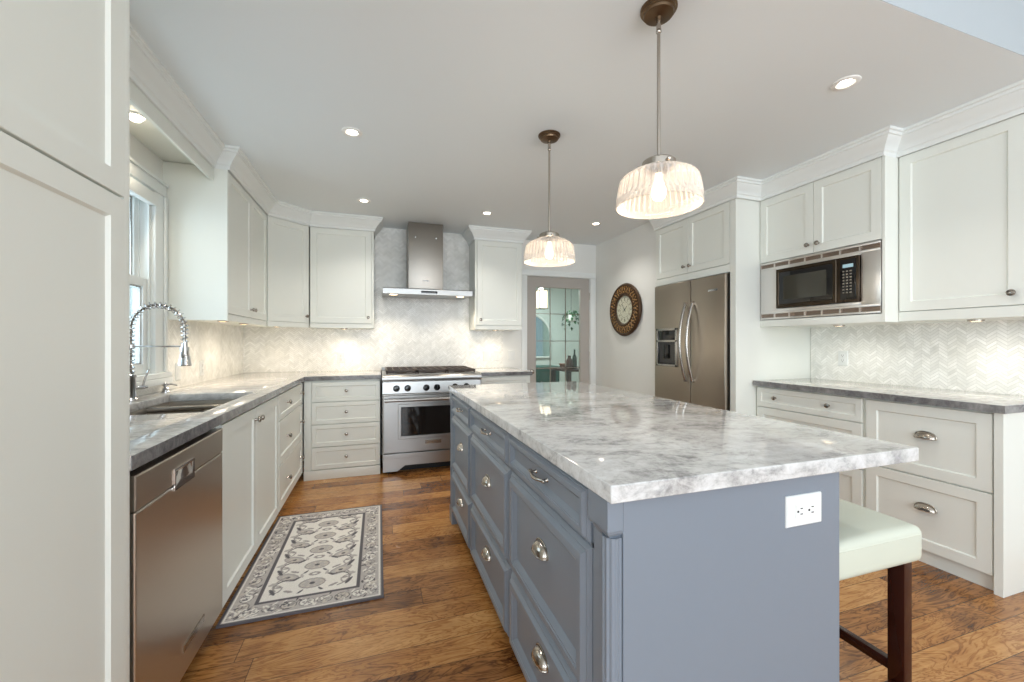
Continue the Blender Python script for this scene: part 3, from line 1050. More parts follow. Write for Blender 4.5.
# ------------------------------------------------------------------ range
RX0, RX1, RY = 0.032, 0.946, 3.90
rc = (RX0 + RX1) / 2
t = thing('kitchen_range', 'wide stainless steel gas range between white cabinets under the hood', 'range', (rc, 4.25, 0))
obj('body', box(BM(), RX0, RX1, RY + 0.04, YB - 0.012, 0.10, 0.877, 0.002), 'steel', t)
bm = BM()
prof = [(RY + 0.04, 0.735), (RY - 0.012, 0.735), (RY - 0.02, 0.743), (RY - 0.012, 0.846), (RY + 0.04, 0.846)]
loops(bm, [[(x, y, z) for y, z in prof] for x in (RX0, RX1)])
cpn = obj('control_panel', bm, 'steelh', t)
for dx in (-0.335, -0.235, -0.065, 0.035, 0.205, 0.315):
    bm = lathe(BM(), [(0.029, 0), (0.030, 0.004), (0.026, 0.008), (0.025, 0.032), (0.022, 0.036), (0.004, 0.037)], 22, F(rc + dx, RY - 0.017, 0.788, 0) @ Matrix.Rotation(R(88), 4, 'X'))
    box(bm, rc + dx - 0.004, rc + dx + 0.004, RY - 0.060, RY - 0.050, 0.768, 0.810, 0.002)
    obj('control_knob', bm, 'black', t)
# bullnose landing ledge and cooktop
bm = BM()
pr = [(RY + 0.05, 0.856), (RY - 0.03, 0.856), (RY - 0.042, 0.865), (RY - 0.045, 0.882), (RY - 0.040, 0.898), (RY - 0.026, 0.908), (RY + 0.05, 0.911)]
loops(bm, [[(x, y, z) for y, z in pr] for x in (RX0 - 0.004, RX1 + 0.004)])
obj('bullnose_ledge', bm, 'steelh', t)
obj('cooktop', box(BM(), RX0 - 0.004, RX1 + 0.004, RY + 0.05, YB - 0.03, 0.878, 0.914, 0.003), 'steelh', t)
obj('back_trim', box(BM(), RX0 - 0.004, RX1 + 0.004, YB - 0.058, YB - 0.012, 0.90, 0.945, 0.004), 'steelh', t)
gw = (RX1 - RX0 - 0.06) / 3
for i in range(3):
    bm = BM()
    xa = RX0 + 0.03 + gw * i + 0.003
    xb = xa + gw - 0.006
    ya, yb = RY + 0.075, YB - 0.075
    zg0, zg1 = 0.930, 0.950
    for q in ((xa, xb, ya, ya + 0.016), (xa, xb, yb - 0.016, yb), (xa, xa + 0.016, ya, yb), (xb - 0.016, xb, ya, yb)):
        box(bm, *q, zg0 - 0.004, zg1, 0.003)
    for f_ in (0.25, 0.5, 0.75):
        box(bm, xa + (xb - xa) * f_ - 0.006, xa + (xb - xa) * f_ + 0.006, ya, yb, zg0, zg1, 0.002)
    for f_ in (0.17, 0.33, 0.5, 0.67, 0.83):
        box(bm, xa, xb, ya + (yb - ya) * f_ - 0.006, ya + (yb - ya) * f_ + 0.006, zg0, zg1, 0.002)
    for cx_ in (xa + 0.008, xb - 0.008):
        for cy_ in (ya + 0.008, (ya + yb) / 2, yb - 0.008):
            box(bm, cx_ - 0.007, cx_ + 0.007, cy_ - 0.007, cy_ + 0.007, 0.913, zg0)
    obj('burner_grate', bm, 'iron', t)
    for cy_ in (4.09, 4.38):
        bm = lathe(BM(), [(0.055, 0.912), (0.055, 0.918), (0.042, 0.921), (0.042, 0.928), (0.03, 0.930), (0.003, 0.930)], 24, Matrix.Translation(((xa + xb) / 2, cy_, 0)))
        obj('burner', bm, 'iron', t)
# oven door
mt = F(0, RY + 0.035, 0, 0)
x0_, x1_ = RX0 + 0.006, RX1 - 0.006
bm = BM()
dz0, dz1 = 0.195, 0.722
wx0, wx1, wz0, wz1 = RX0 + 0.165, RX1 - 0.165, 0.348, 0.612
th_ = 0.045
ls = []
for (i, y) in ((0, 0.0), (0, -th_ + 0.004), (0.004, -th_)):
    ls.append([(x0_ + i, y, dz0 + i), (x1_ - i, y, dz0 + i), (x1_ - i, y, dz1 - i), (x0_ + i, y, dz1 - i)])
for (i, y) in ((-0.03, -th_), (-0.026, -th_ - 0.004), (-0.004, -th_ - 0.004), (0.0, -th_ + 0.002), (0.0, -th_ + 0.010)):
    ls.append([(wx0 + i, y, wz0 + i), (wx1 - i, y, wz0 + i), (wx1 - i, y, wz1 - i), (wx0 + i, y, wz1 - i)])
loops(bm, ls, mt)
od = obj('oven_door', bm, 'steelh', t)
obj('oven_window', mbox(mt, wx0 + 0.001, wx1 - 0.001, -th_ + 0.004, -th_ + 0.009, wz0 + 0.001, wz1 - 0.001, bev=0), 'ovenglass', od)
bm = BM()
yh = RY + 0.035 - th_ - 0.045
tube(bm, [(x0_ + 0.012, yh, 0.684), (x1_ - 0.012, yh, 0.684)], 0.0155, 16)
for xx in (x0_ + 0.03, x1_ - 0.03):
    box(bm, xx - 0.014, xx + 0.014, yh - 0.004, RY - 0.008, 0.664, 0.698, 0.005)
obj('oven_handle', bm, 'steelh', od)
obj('badge_plate', mbox(mt, rc - 0.075, rc + 0.075, -th_ - 0.006, -th_ + 0.001, 0.262, 0.298, bev=0.002), 'nickel', od)
# lower drawer with cut-out toe
bm = BM()
yf = RY - 0.005
o2 = [(RX0 + 0.004, 0.186), (RX1 - 0.004, 0.186), (RX1 - 0.004, 0.025), (RX1 - 0.13, 0.025), (RX1 - 0.20, 0.075), (RX0 + 0.20, 0.075), (RX0 + 0.13, 0.025), (RX0 + 0.004, 0.025)]
loops(bm, [[(x, y, z) for x, z in o2] for y in (yf, yf + 0.05)])
box(bm, RX0 + 0.004, RX1 - 0.004, yf - 0.006, yf + 0.004, 0.145, 0.186, 0.003)
obj('lower_drawer', bm, 'steelh', t)
obj('toe_recess', box(BM(), RX0 + 0.02, RX1 - 0.02, RY + 0.10, YB - 0.05, 0.0, 0.10), 'dark', t)
for xx in (RX0 + 0.05, RX1 - 0.05):
    obj('foot', lathe(BM(), [(0.022, 0), (0.022, 0.008), (0.014, 0.012), (0.014, 0.045)], 16, Matrix.Translation((xx, RY + 0.06, 0))), 'black', t)

# ------------------------------------------------------------------ island
IX0, IX1, IY0, IY1 = 0.454, 1.444, 0.734, 2.806
FX = 0.477
t = thing('kitchen_island', 'blue-grey kitchen island cabinet with drawers below pale stone top', 'island', (0.85, 1.77, 0))
EP = 1.160
obj('body', box(BM(), FX + 0.02, EP - 0.02, 0.79, 2.76, 0.09, 0.876, 0.002), 'blue', t)
obj('end_panel', box(BM(), 0.4985, EP, 0.757, 0.79, 0.0, 0.876, 0.0015), 'blue', t)
obj('back_panel', box(BM(), EP - 0.02, EP - 0.0005, 0.79, 2.78, 0.0, 0.876, 0.0015), 'blue', t)
obj('far_end_panel', box(BM(), 0.53, EP - 0.02, 2.76, 2.782, 0.0, 0.876, 0.0015), 'blue', t)
bm = BM()
# face frame between the drawers
fy0, fy1 = 0.842, 2.73
box(bm, FX + 0.0035, FX + 0.022, fy0, fy1, 0.862, 0.876)
box(bm, FX + 0.0035, FX + 0.022, fy0, fy1, 0.07, 0.098)
for yy in (0.846, 1.468, 2.142, 2.734):
    box(bm, FX + 0.0035, FX + 0.022, yy - 0.012, yy + 0.012, 0.07, 0.876)
for zz in (0.732, 0.358):
    box(bm, FX + 0.0035, FX + 0.022, fy0, fy1, zz - 0.006, zz + 0.006)
obj('face_frame', bm, 'blue', t)
obj('plinth', box(BM(), FX + 0.06, EP - 0.03, 0.80, 2.74, 0.0, 0.09), 'blue', t)
mt = F(FX + 0.008, 0, 0, FXM)
for (ya, yb) in ((0.856, 1.460), (1.476, 2.134), (2.150, 2.724)):
    c = (ya + yb) / 2
    d = obj('drawer', front_bm(-yb, -ya, 0.738, 0.868, 0.026, RAISED_S, mt), 'blue', t)
    bar_pull(d, mt, -c, 0.803, -0.0115)
    for za, zb in ((0.364, 0.726), (0.078, 0.352)):
        d = obj('drawer', front_bm(-yb, -ya, za, zb, 0.026, RAISED, mt), 'blue', t)
        cup_pull(d, mt, -c, (za + zb) / 2 + 0.035, -0.0095)


def post(name, yc, s):
    bm = BM()
    xa, xb = 0.460, 0.4985
    ya, yb = min(yc, yc + s * 0.084), max(yc, yc + s * 0.084)
    prof = []
    # square block, waist, then fluted round shaft to a square foot
    box(bm, xa, xb, ya, yb, 0.806, 0.876, 0.0015)
    lo = [[(xa + i, ya + i, z), (xb, ya + i, z), (xb, yb - i, z), (xa + i, yb - i, z)] for i, z in ((0.0, 0.806), (0.002, 0.800), (0.008, 0.794), (0.012, 0.786))]
    loops(bm, lo)
    box(bm, xa + 0.012, xb, ya + 0.012, yb - 0.006, 0.10, 0.79)
    lathe(bm, [(0.0225, 0.10), (0.0225, 0.79)], 72, Matrix.Translation((xa + 0.025, (ya + 0.024 if s > 0 else yb - 0.024), 0)), 12, 0.05)
    box(bm, xa, xb, ya, yb, 0.0, 0.105, 0.003)
    return obj('corner_post', bm, 'blue', t)


post('corner_post', 0.757, 1)
post('corner_post', 2.782, -1)
bm = BM()
box(bm, IX0, IX1, IY0, IY1, 0.8765, CT, 0.004, seg=3)
tag(obj('island_worktop', bm, 'stone_i'), 'large white and grey veined stone slab on the island', 'countertop')


# ------------------------------------------------------------------ sockets and switches
def plate(name, label, mtx, kind, grp, w=0.07, h=0.115):
    t = thing(name, label, 'switch' if kind == 's' else 'outlet', mtx.translation, grp)
    obj('cover_plate', front_bm(-w / 2, w / 2, -h / 2, h / 2, 0.006, [(0, 0.003), (0.003, 0)], mtx), 'plastic', t)
    if kind == 's':
        obj('rocker', front_bm(-0.017, 0.017, -0.033, 0.033, 0.009, [(0, 0.002), (0.002, 0), (0.004, 0.0005)], mtx), 'plastic', t)
    else:
        horiz = w > h
        bm = BM()
        face = (-0.033, 0.033, -0.017, 0.017) if horiz else (-0.017, 0.017, -0.033, 0.033)
        front_bm(*face, 0.0085, [(0, 0.001), (0.001, 0)], mtx, bm)
        obj('receptacle', bm, 'plastic', t)
        bm = BM()
        for s in (-1, 1):
            for dx, dz, sw, sh in ((-0.007, 0.004, 0.0022, 0.008), (0.007, 0.004, 0.0022, 0.007), (0, -0.008, 0.005, 0.005)):
                cx_, cz_ = (s * 0.019 + dz, dx) if horiz else (dx, s * 0.019 + dz)
                ww, hh = (sh, sw) if horiz else (sw, sh)
                mbox(mtx, cx_ - ww / 2, cx_ + ww / 2, -0.0092, -0.0084, cz_ - hh / 2, cz_ + hh / 2, bev=0, bm=bm)
        obj('slot', bm, 'dark', t)
    return t


plate('outlet', 'white double outlet on the blue-grey island end panel', F(1.026, 0.757, 0.786, 0), 'o', 'wall outlets', 0.122, 0.078)
TB = YB - 0.009
plate('outlet', 'white outlet on the tiled wall left of the range', F(-0.376, TB, 1.055, 0), 'o', 'wall outlets')
plate('light_switch', 'white switch on the tiles right of the range, nearer the range', F(1.19, TB, 1.055, 0), 's', 'wall switches')
plate('light_switch', 'white switch on the tiles right of the range, at the tile edge', F(1.315, TB, 1.055, 0), 's', 'wall switches')
plate('light_switch', 'white switch on plain wall beside the glass door', F(1.50, YB, 1.06, 0), 's', 'wall switches', 0.085)
plate('outlet', 'white outlet on the right tiled wall below the microwave', F(XR - 0.009, 2.20, 1.09, FXM), 'o', 'wall outlets')
plate('light_switch', 'white switch on left tiled wall closest to the window', F(XL + 0.009, 3.24, 1.02, FXP), 's', 'wall switches')
plate('outlet', 'white outlet on left tiled wall nearer the corner', F(XL + 0.009, 3.62, 1.02, FXP), 'o', 'wall outlets')

# ------------------------------------------------------------------ right run
PX, PY = 2.62, 2.455
t = thing('refrigerator_cabinet', 'white two-door cabinet with tall side panel enclosing the refrigerator', 'cabinet', (3.0, 2.95, 0), 'white upper cabinets')
mt = F(PX + 0.02, 0, 0, FXM)
obj('body', box(BM(), PX + 0.02, XR, 2.512, 3.413, 1.79, ZT + 0.01, 0.001), 'white', t)
obj('side_panel', box(BM(), PX, XR, PY, PY + 0.055, 0.0, ZT + 0.01, 0.0015), 'white', t)
obj('lower_rail', box(BM(), PX, PX + 0.02, 2.512, 3.413, 1.766, 1.828, 0.002), 'white', t)
yc = 2.975
d = obj('door', front_bm(-3.408, -(yc + 0.0015), 1.832, ZT, 0.02, SHAKER, mt), 'white', t)
knob(d, mt, -(yc + 0.035), 1.832 + 0.06)
d = obj('door', front_bm(-(yc - 0.0015), -2.516, 1.832, ZT, 0.02, SHAKER, mt), 'white', t)
knob(d, mt, -(yc - 0.035), 1.832 + 0.06)

# refrigerator
RFX = 2.588
t = thing('refrigerator', 'stainless side-by-side refrigerator with ice dispenser beside the clock wall', 'refrigerator', (3.0, 2.95, 0))
ya, yb, ys = 2.528, 3.392, 2.905
obj('body', box(BM(), RFX + 0.085, XR - 0.03, ya + 0.004, yb - 0.004, 0.02, 1.750, 0.004), 'dark', t)
mt = F(RFX + 0.075, 0, 0, FXM)
RND = [(0, 0.012), (0.002, 0.004), (0.006, 0.001), (0.012, 0.0)]
dl = obj('door', front_bm(-yb, -(ys + 0.0025), 0.09, 1.757, 0.075, RND, mt), 'fridge', t, 30)
d2 = obj('door', front_bm(-(ys - 0.0025), -ya, 0.09, 1.757, 0.075, RND, mt), 'fridge', t, 30)
obj('base_grille', box(BM(), RFX + 0.05, RFX + 0.09, ya + 0.01, yb - 0.01, 0.015, 0.085, 0.003), 'dark', t)
for dd, yy in ((dl, ys + 0.045), (d2, ys - 0.04)):
    bm = BM()
    pts = []
    rr = []
    for i in range(21):
        u_ = -1 + 2 * i / 20
        pts.append((RFX - 0.012 - 0.062 * (1 - u_ * u_), yy, 1.215 + 0.335 * u_))
        rr.append(0.012)
    tube(bm, pts, rr, 12)
    for u_ in (-1, 1):
        box(bm, RFX - 0.022, RFX + 0.004, yy - 0.011, yy + 0.011, 1.215 + 0.335 * u_ - 0.016, 1.215 + 0.335 * u_ + 0.016, 0.004)
    obj('handle', bm, 'steel', dd)
# dispenser
mtd = F(RFX, 0, 0, FXM)
q0, q1 = -3.345, -3.06
z0_, z1_ = 0.985, 1.345
bm = BM()
fr_ = 0.022
for (a0, a1, b0, b1) in ((q0, q0 + fr_, z0_, z1_), (q1 - fr_, q1, z0_, z1_), (q0, q1, z0_, z0_ + fr_), (q0, q1, z1_ - fr_, z1_), (q0, q1, 1.215, 1.235)):
    mbox(mtd, a0, a1, -0.016, -0.0002, b0, b1, bev=0.003, bm=bm)
dp = obj('dispenser_frame', bm, 'steel', dl)
obj('dispenser_panel', mbox(mtd, q0 + fr_, q1 - fr_, -0.009, -0.0003, 1.235, z1_ - fr_, bev=0.001), 'black', dl)
bm = BM()
mbox(mtd, q0 + fr_, q1 - fr_, -0.003, -0.0003, z0_ + fr_, 1.215, bev=0, bm=bm)
mbox(mtd, -3.24, -3.17, -0.014, -0.002, 1.06, 1.19, bev=0.004, bm=bm)
mbox(mtd, q0 + fr_, q1 - fr_, -0.015, -0.002, z0_ + fr_, z0_ + fr_ + 0.012, bev=0.003, bm=bm)
obj('dispenser_well', bm, 'black', dl)
obj('badge_plate', mbox(mtd, -2.70, -2.60, -0.002, 0.0, 1.63, 1.645, bev=0.0005), 'chrome', d2)

# microwave cabinet
MX = 2.86
MY0, MY1 = 1.63, PY - 0.001
t = thing('microwave_cabinet', 'white two-door upper cabinet housing the built-in microwave', 'cabinet', (3.1, 2.04, 1.33), 'white upper cabinets')
mt = F(MX + 0.02, 0, 0, FXM)
bm = BM()
box(bm, MX + 0.02, XR, MY0, MY1, 1.83, ZT + 0.01)
box(bm, MX + 0.02, XR, MY0, MY0 + 0.018, 1.335, 1.83)
box(bm, MX + 0.02, XR, MY1 - 0.018, MY1, 1.335, 1.83)
box(bm, MX + 0.02, XR, MY0 + 0.018, MY1 - 0.018, 1.335, 1.385)
obj('body', bm, 'white', t)
obj('bottom_rail', box(BM(), MX + 0.004, MX + 0.02, MY0, MY1, 1.333, 1.384, 0.002), 'white', t)
obj('side_panel', box(BM(), MX, XR, MY0 - 0.016, MY0, 1.333, ZT + 0.01, 0.0015), 'white', t)
yc = 2.035
d = obj('door', front_bm(-(MY1 - 0.004), -(yc + 0.0015), 1.832, ZT, 0.02, SHAKER, mt), 'white', t)
knob(d, mt, -(yc + 0.035), 1.832 + 0.06)
d = obj('door', front_bm(-(yc - 0.0015), -(MY0 + 0.003), 1.832, ZT, 0.02, SHAKER, mt), 'white', t)
knob(d, mt, -(yc - 0.035), 1.832 + 0.06)

t = thing('microwave', 'built-in microwave oven with stainless trim kit below two white doors', 'microwave', (3.0, 2.04, 1.386))
mt = F(MX + 0.018, 0, 0, FXM)
A0, A1, B0, B1 = -(MY1 - 0.006), -(MY0 + 0.006), 1.388, 1.826
m0, m1, n0, n1 = -2.310, -1.745, 1.466, 1.762
bm = BM()
for q in ((A0, m0, B0 + 0.06, B1 - 0.055), (m1, A1, B0 + 0.06, B1 - 0.055), (m0, m1, B0 + 0.06, n0), (m0, m1, n1, B1 - 0.055)):
    mbox(mt, q[0], q[1], -0.014, -0.002, q[2], q[3], bev=0.001, bm=bm)
for za in (B0, B1 - 0.055):
    for (q0_, q1_) in ((za, za + 0.014), (za + 0.042, za + 0.06 if za == B0 else za + 0.055)):
        mbox(mt, A0, A1, -0.017, -0.002, q0_, q1_, bev=0.002, bm=bm)
    n_ = 7
    for i in range(n_ + 1):
        xx = A0 + (A1 - A0) * i / n_
        mbox(mt, max(A0, xx - 0.004), min(A1, xx + 0.004), -0.015, -0.002, za + 0.012, za + 0.044, bev=0, bm=bm)
obj('trim_frame', bm, 'trimsteel', t)
bm = BM()
for za in (B0, B1 - 0.055):
    for i in range(3):
        mbox(mt, A0 + 0.003, A1 - 0.003, -0.010, -0.004, za + 0.016 + 0.009 * i, za + 0.021 + 0.009 * i, bev=0, bm=bm)
    mbox(mt, A0 + 0.003, A1 - 0.003, -0.0038, -0.0022, za + 0.012, za + 0.044, bev=0, bm=bm)
obj('vent_grille', bm, 'slotsteel', t)
obj('body', mbox(mt, m0 + 0.004, m1 - 0.004, 0.001, 0.40, n0 + 0.004, n1 - 0.004), 'dark', t)
kx = m1 - 0.135
bm = front_bm(m0 + 0.003, kx, n0 + 0.003, n1 - 0.003, 0.030, [(0, 0.003), (0.003, 0), (0.022, 0), (0.024, 0.004)], mt)
dd = obj('door', bm, 'umber', t)
obj('door_window', mbox(mt, m0 + 0.028, kx - 0.024, -0.0275, -0.0255, n0 + 0.030, n1 - 0.030, bev=0.0005), 'black', dd)
obj('mesh_screen', mbox(mt, m0 + 0.062, kx - 0.062, -0.0282, -0.0274, n0 + 0.062, n1 - 0.062, bev=0), mat('screen_glass', (62, 60, 52), 0.05), dd)
obj('side_strip', mbox(mt, kx + 0.001, m1 - 0.003, -0.029, -0.001, n0 + 0.003, n1 - 0.003), 'umber', t)
kp = obj('keypad', mbox(mt, kx + 0.026, m1 - 0.018, -0.032, -0.0285, n0 + 0.018, n1 - 0.018), 'black', t)
obj('display', mbox(mt, kx + 0.042, m1 - 0.032, -0.0335, -0.0315, n1 - 0.072, n1 - 0.050, bev=0), 'display', kp)
bm = BM()
for r_ in range(8):
    for c_ in range(3):
        xx = kx + 0.046 + c_ * 0.021
        zz = n1 - 0.095 - r_ * 0.0195
        mbox(mt, xx - 0.006, xx + 0.006, -0.0332, -0.0315, zz - 0.0045, zz + 0.0045, bev=0.001, bm=bm)
obj('button', bm, 'nickel', kp)

# large upper cabinet on the right
GX, GY0, GY1 = 2.975, 1.098, 1.612
t = thing('upper_cabinet', 'large white one-door upper cabinet at the right edge beside the microwave', 'cabinet', (3.2, 1.36, 1.34), 'white upper cabinets')
mt = F(GX + 0.02, 0, 0, FXM)
obj('body', box(BM(), GX + 0.02, XR, GY0, GY1, 1.338, ZT + 0.01, 0.001), 'white', t)
obj('light_rail', box(BM(), GX + 0.004, GX + 0.02, GY0, GY1, 1.337, 1.392, 0.002), 'white', t)
obj('end_panel', box(BM(), GX, XR, GY0 - 0.018, GY0, 1.337, ZT + 0.01, 0.0015), 'white', t)
d = obj('door', front_bm(-(GY1 - 0.004), -(GY0 + 0.008), 1.396, ZT, 0.02, SHAKER, mt), 'white', t)
knob(d, mt, -(GY0 + 0.045), 1.396 + 0.06, s=1.1)

# right base cabinets
BX = 2.838
mt = F(BX, 0, 0, FXM)
t = thing('drawer_cabinet', 'white three-drawer base cabinet on the right, beside the tall refrigerator panel', 'cabinet', (3.1, 2.08, 0), 'white drawer base cabinets')
obj('body', box(BM(), BX, XR - 0.021, 1.702, PY - 0.002, 0.075, 0.874), 'white', t)
obj('kick_board', box(BM(), BX + 0.012, BX + 0.03, 1.702, PY - 0.002, 0, 0.075), 'white', t)
for i, (za, zb) in enumerate(((0.718, 0.864), (0.430, 0.712), (0.082, 0.424))):
    d = obj('drawer', front_bm(-(PY - 0.012), -1.712, za, zb, 0.02, SHAKER_S if i == 0 else SHAKER, mt), 'white', t)
    if i == 0:
        knob(d, mt, -2.285, 0.795); knob(d, mt, -1.905, 0.795)
    else:
        cup_pull(d, mt, -2.09, (za + zb) / 2 + 0.03, -0.02)
t = thing('drawer_cabinet', 'white two-drawer base cabinet with cup pulls at the right end', 'cabinet', (3.1, 1.4, 0), 'white drawer base cabinets')
obj('body', box(BM(), BX, XR - 0.021, 1.146, 1.700, 0.075, 0.874), 'white', t)
obj('kick_board', box(BM(), BX + 0.012, BX + 0.03, 1.146, 1.700, 0, 0.075), 'white', t)
obj('end_panel', box(BM(), 2.812, XR - 0.021, 1.112, 1.145, 0.0, 0.874, 0.0015), 'white', t)
for za, zb in ((0.482, 0.864), (0.082, 0.474)):
    d = obj('drawer', front_bm(-1.690, -1.152, za, zb, 0.02, SHAKER, mt), 'white', t)
    cup_pull(d, mt, -1.405, zb - 0.16, -0.02)

# ------------------------------------------------------------------ wall clock
CXK, CYK, CZK = 2.64, 3.945, 1.578
t = thing('wall_clock', 'round wall clock with ornate bronze and gold frame', 'clock', (CXK, CYK, CZK))
mk = F(CXK, CYK, CZK, FXM) @ Matrix.Rotation(R(90), 4, 'X')    # local z -> out of the wall
bm = lathe(BM(), [(0.285, 0.0), (0.292, 0.012), (0.296, 0.026), (0.286, 0.040), (0.272, 0.043), (0.262, 0.034), (0.24, 0.040), (0.215, 0.042), (0.19, 0.036), (0.180, 0.040), (0.170, 0.044), (0.158, 0.040), (0.152, 0.022), (0.10, 0.018)], 72, mk)
fr_o = obj('frame', bm, 'clock_gold', t)
bm = BM()
rnd = random.Random(3)
for ring_r, n_, rad in ((0.226, 30, 0.017), (0.200, 36, 0.010), (0.252, 44, 0.009)):
    for i in range(n_):
        a_ = 2 * PI * (i + 0.5 * (ring_r > 0.24)) / n_
        m_ = mk @ Matrix.Translation((ring_r * math.cos(a_), ring_r * math.sin(a_), 0.036)) @ Matrix.Rotation(a_ + (0.6 if i % 2 else -0.6), 4, 'Z') @ Matrix.Diagonal((rad * 1.5, rad * 0.7, 0.012, 1))
        bmesh.ops.create_icosphere(bm, subdivisions=1, radius=1, matrix=m_)
obj('carved_scroll', bm, mat('clock_relief', (168, 128, 80), 0.38, 0.55), fr_o)
obj('dial', lathe(BM(), [(0.155, 0.018), (0.155, 0.024), (0.002, 0.024)], 48, mk), 'clock_face', t)
bm = BM()
for i in range(12):
    a_ = 2 * PI * i / 12
    m_ = mk @ Matrix.Rotation(a_, 4, 'Z')
    for k_ in ((-0.006, 0.006) if i % 3 else (-0.009, 0, 0.009)):
        box(bm, k_ - 0.0018, k_ + 0.0018, 0.100, 0.136, 0.0235, 0.0255, 0, m_)
tube(bm, [tuple(mk @ Vector((0.088 * math.cos(2 * PI * i / 40), 0.088 * math.sin(2 * PI * i / 40), 0.0242))) for i in range(40)], 0.0016, 6, closed=True)
obj('numeral', bm, 'pewter', t)
bm = BM()
for a_, L_, w_ in ((R(128), 0.085, 0.005), (R(38), 0.062, 0.006), (R(-142), 0.045, 0.004), (R(-52), 0.03, 0.004)):
    m_ = mk @ Matrix.Rotation(a_, 4, 'Z')
    box(bm, -0.004, L_, -w_ / 2, w_ / 2, 0.026, 0.0285, 0, m_)
lathe(bm, [(0.009, 0.024), (0.009, 0.031), (0.002, 0.032)], 16, mk)
obj('clock_hand', bm, 'black', t)
bm = lathe(BM(), [(0.16, 0.0345), (0.10, 0.038), (0.003, 0.0395), (0.003, 0.0385), (0.10, 0.037), (0.16, 0.0335)], 40, mk)
obj('crystal', bm, 'crystal', t)


# ------------------------------------------------------------------ lamps
def spot(name, loc, power, color, size=120, soft=0.04, blend=0.6):
    d = bpy.data.lights.new(name, 'SPOT')
    d.energy = power; d.color = color; d.spot_size = R(size); d.spot_blend = blend; d.shadow_soft_size = soft
    o = bpy.data.objects.new(name, d)
    COL.objects.link(o)
    o.location = loc
    return o


def pendant(px, py, label, dz=0.0):
    t = thing('pendant_lamp', label, 'pendant lamp', (px, py, CEIL), 'pendant lamps over the island')
    T = Matrix.Translation((px, py, 0))
    D = Matrix.Translation((px, py, dz - 0.014))
    obj('canopy', lathe(BM(), [(0.066, CEIL), (0.066, CEIL - 0.006), (0.060, CEIL - 0.009), (0.060, CEIL - 0.015), (0.054, CEIL - 0.018), (0.052, CEIL - 0.026), (0.03, CEIL - 0.031), (0.012, CEIL - 0.034), (0.010, CEIL - 0.046)], 36, T), 'bronze', t)
    bm = BM()
    tube(bm, [(px, py, CEIL - 0.044), (px, py, CEIL - 0.08)], 0.0085, 12)
    bmesh.ops.create_uvsphere(bm, u_segments=12, v_segments=8, radius=0.0105, matrix=Matrix.Translation((px, py, CEIL - 0.085)))
    tube(bm, [(px, py, CEIL - 0.09), (px, py, 1.89 + dz)], 0.0062, 12)
    obj('rod', bm, 'nickel', t)
    obj('fitter', lathe(BM(), [(0.012, 1.915), (0.03, 1.908), (0.055, 1.898), (0.060, 1.893), (0.060, 1.872), (0.057, 1.870), (0.056, 1.888), (0.02, 1.892)], 36, D), 'nickel', t)
    for i in range(3):
        a_ = 2 * PI * i / 3 + 0.4
        obj('set_screw', lathe(BM(), [(0.004, 0), (0.004, 0.006), (0.007, 0.007), (0.007, 0.014), (0.003, 0.016)], 10, Matrix.Translation((px + 0.06 * math.cos(a_), py + 0.06 * math.sin(a_), 1.866 + dz)) @ Matrix.Rotation(a_, 4, 'Z') @ Matrix.Rotation(R(90), 4, 'Y')), 'nickel', t)
    # ribbed glass bell
    bm = BM()
    prof = [(0.052, 1.872), (0.053, 1.862), (0.070, 1.852), (0.100, 1.839), (0.124, 1.826), (0.136, 1.814), (0.140, 1.800), (0.145, 1.770), (0.149, 1.746), (0.152, 1.742), (0.152, 1.730), (0.155, 1.718), (0.152, 1.714)]
    seg = 240
    rings = []
    for s_, (r_, z_) in enumerate(prof):
        amp = 0.0 if s_ in (0, 1) or s_ >= 9 else 0.0042
        rings.append([bm.verts.new((px + (r_ + amp * math.cos(40 * 2 * PI * j / seg)) * math.cos(2 * PI * j / seg), py + (r_ + amp * math.cos(40 * 2 * PI * j / seg)) * math.sin(2 * PI * j / seg), z_ + dz)) for j in range(seg)])
    for A, B in zip(rings, rings[1:]):
        for j in range(seg):
            bm.faces.new((A[j], A[(j + 1) % seg], B[(j + 1) % seg], B[j]))
    sh = obj('shade', bm, 'shade', t, 60)
    md = sh.modifiers.new('thickness', 'SOLIDIFY')
    md.thickness = 0.003
    obj('socket', lathe(BM(), [(0.02, 1.89), (0.02, 1.855), (0.016, 1.85)], 20, D), 'nickel', t)
    obj('bulb', lathe(BM(), [(0.012, 1.850), (0.014, 1.828), (0.021, 1.806), (0.0265, 1.788), (0.0265, 1.775), (0.021, 1.76), (0.011, 1.752), (0.002, 1.75)], 24, D), 'bulb', t)
    d = bpy.data.lights.new('pendant_light', 'POINT')
    d.energy = 4; d.color = (1.0, 0.84, 0.66); d.shadow_soft_size = 0.05
    o = bpy.data.objects.new('pendant_light', d)
    COL.objects.link(o)
    o.location = (px, py, 1.735 + dz)


pendant(0.988, 1.27, 'ribbed glass pendant lamp nearest, hanging over the near island end')
pendant(0.970, 2.25, 'ribbed glass pendant lamp farther back, hanging toward the range end', -0.024)

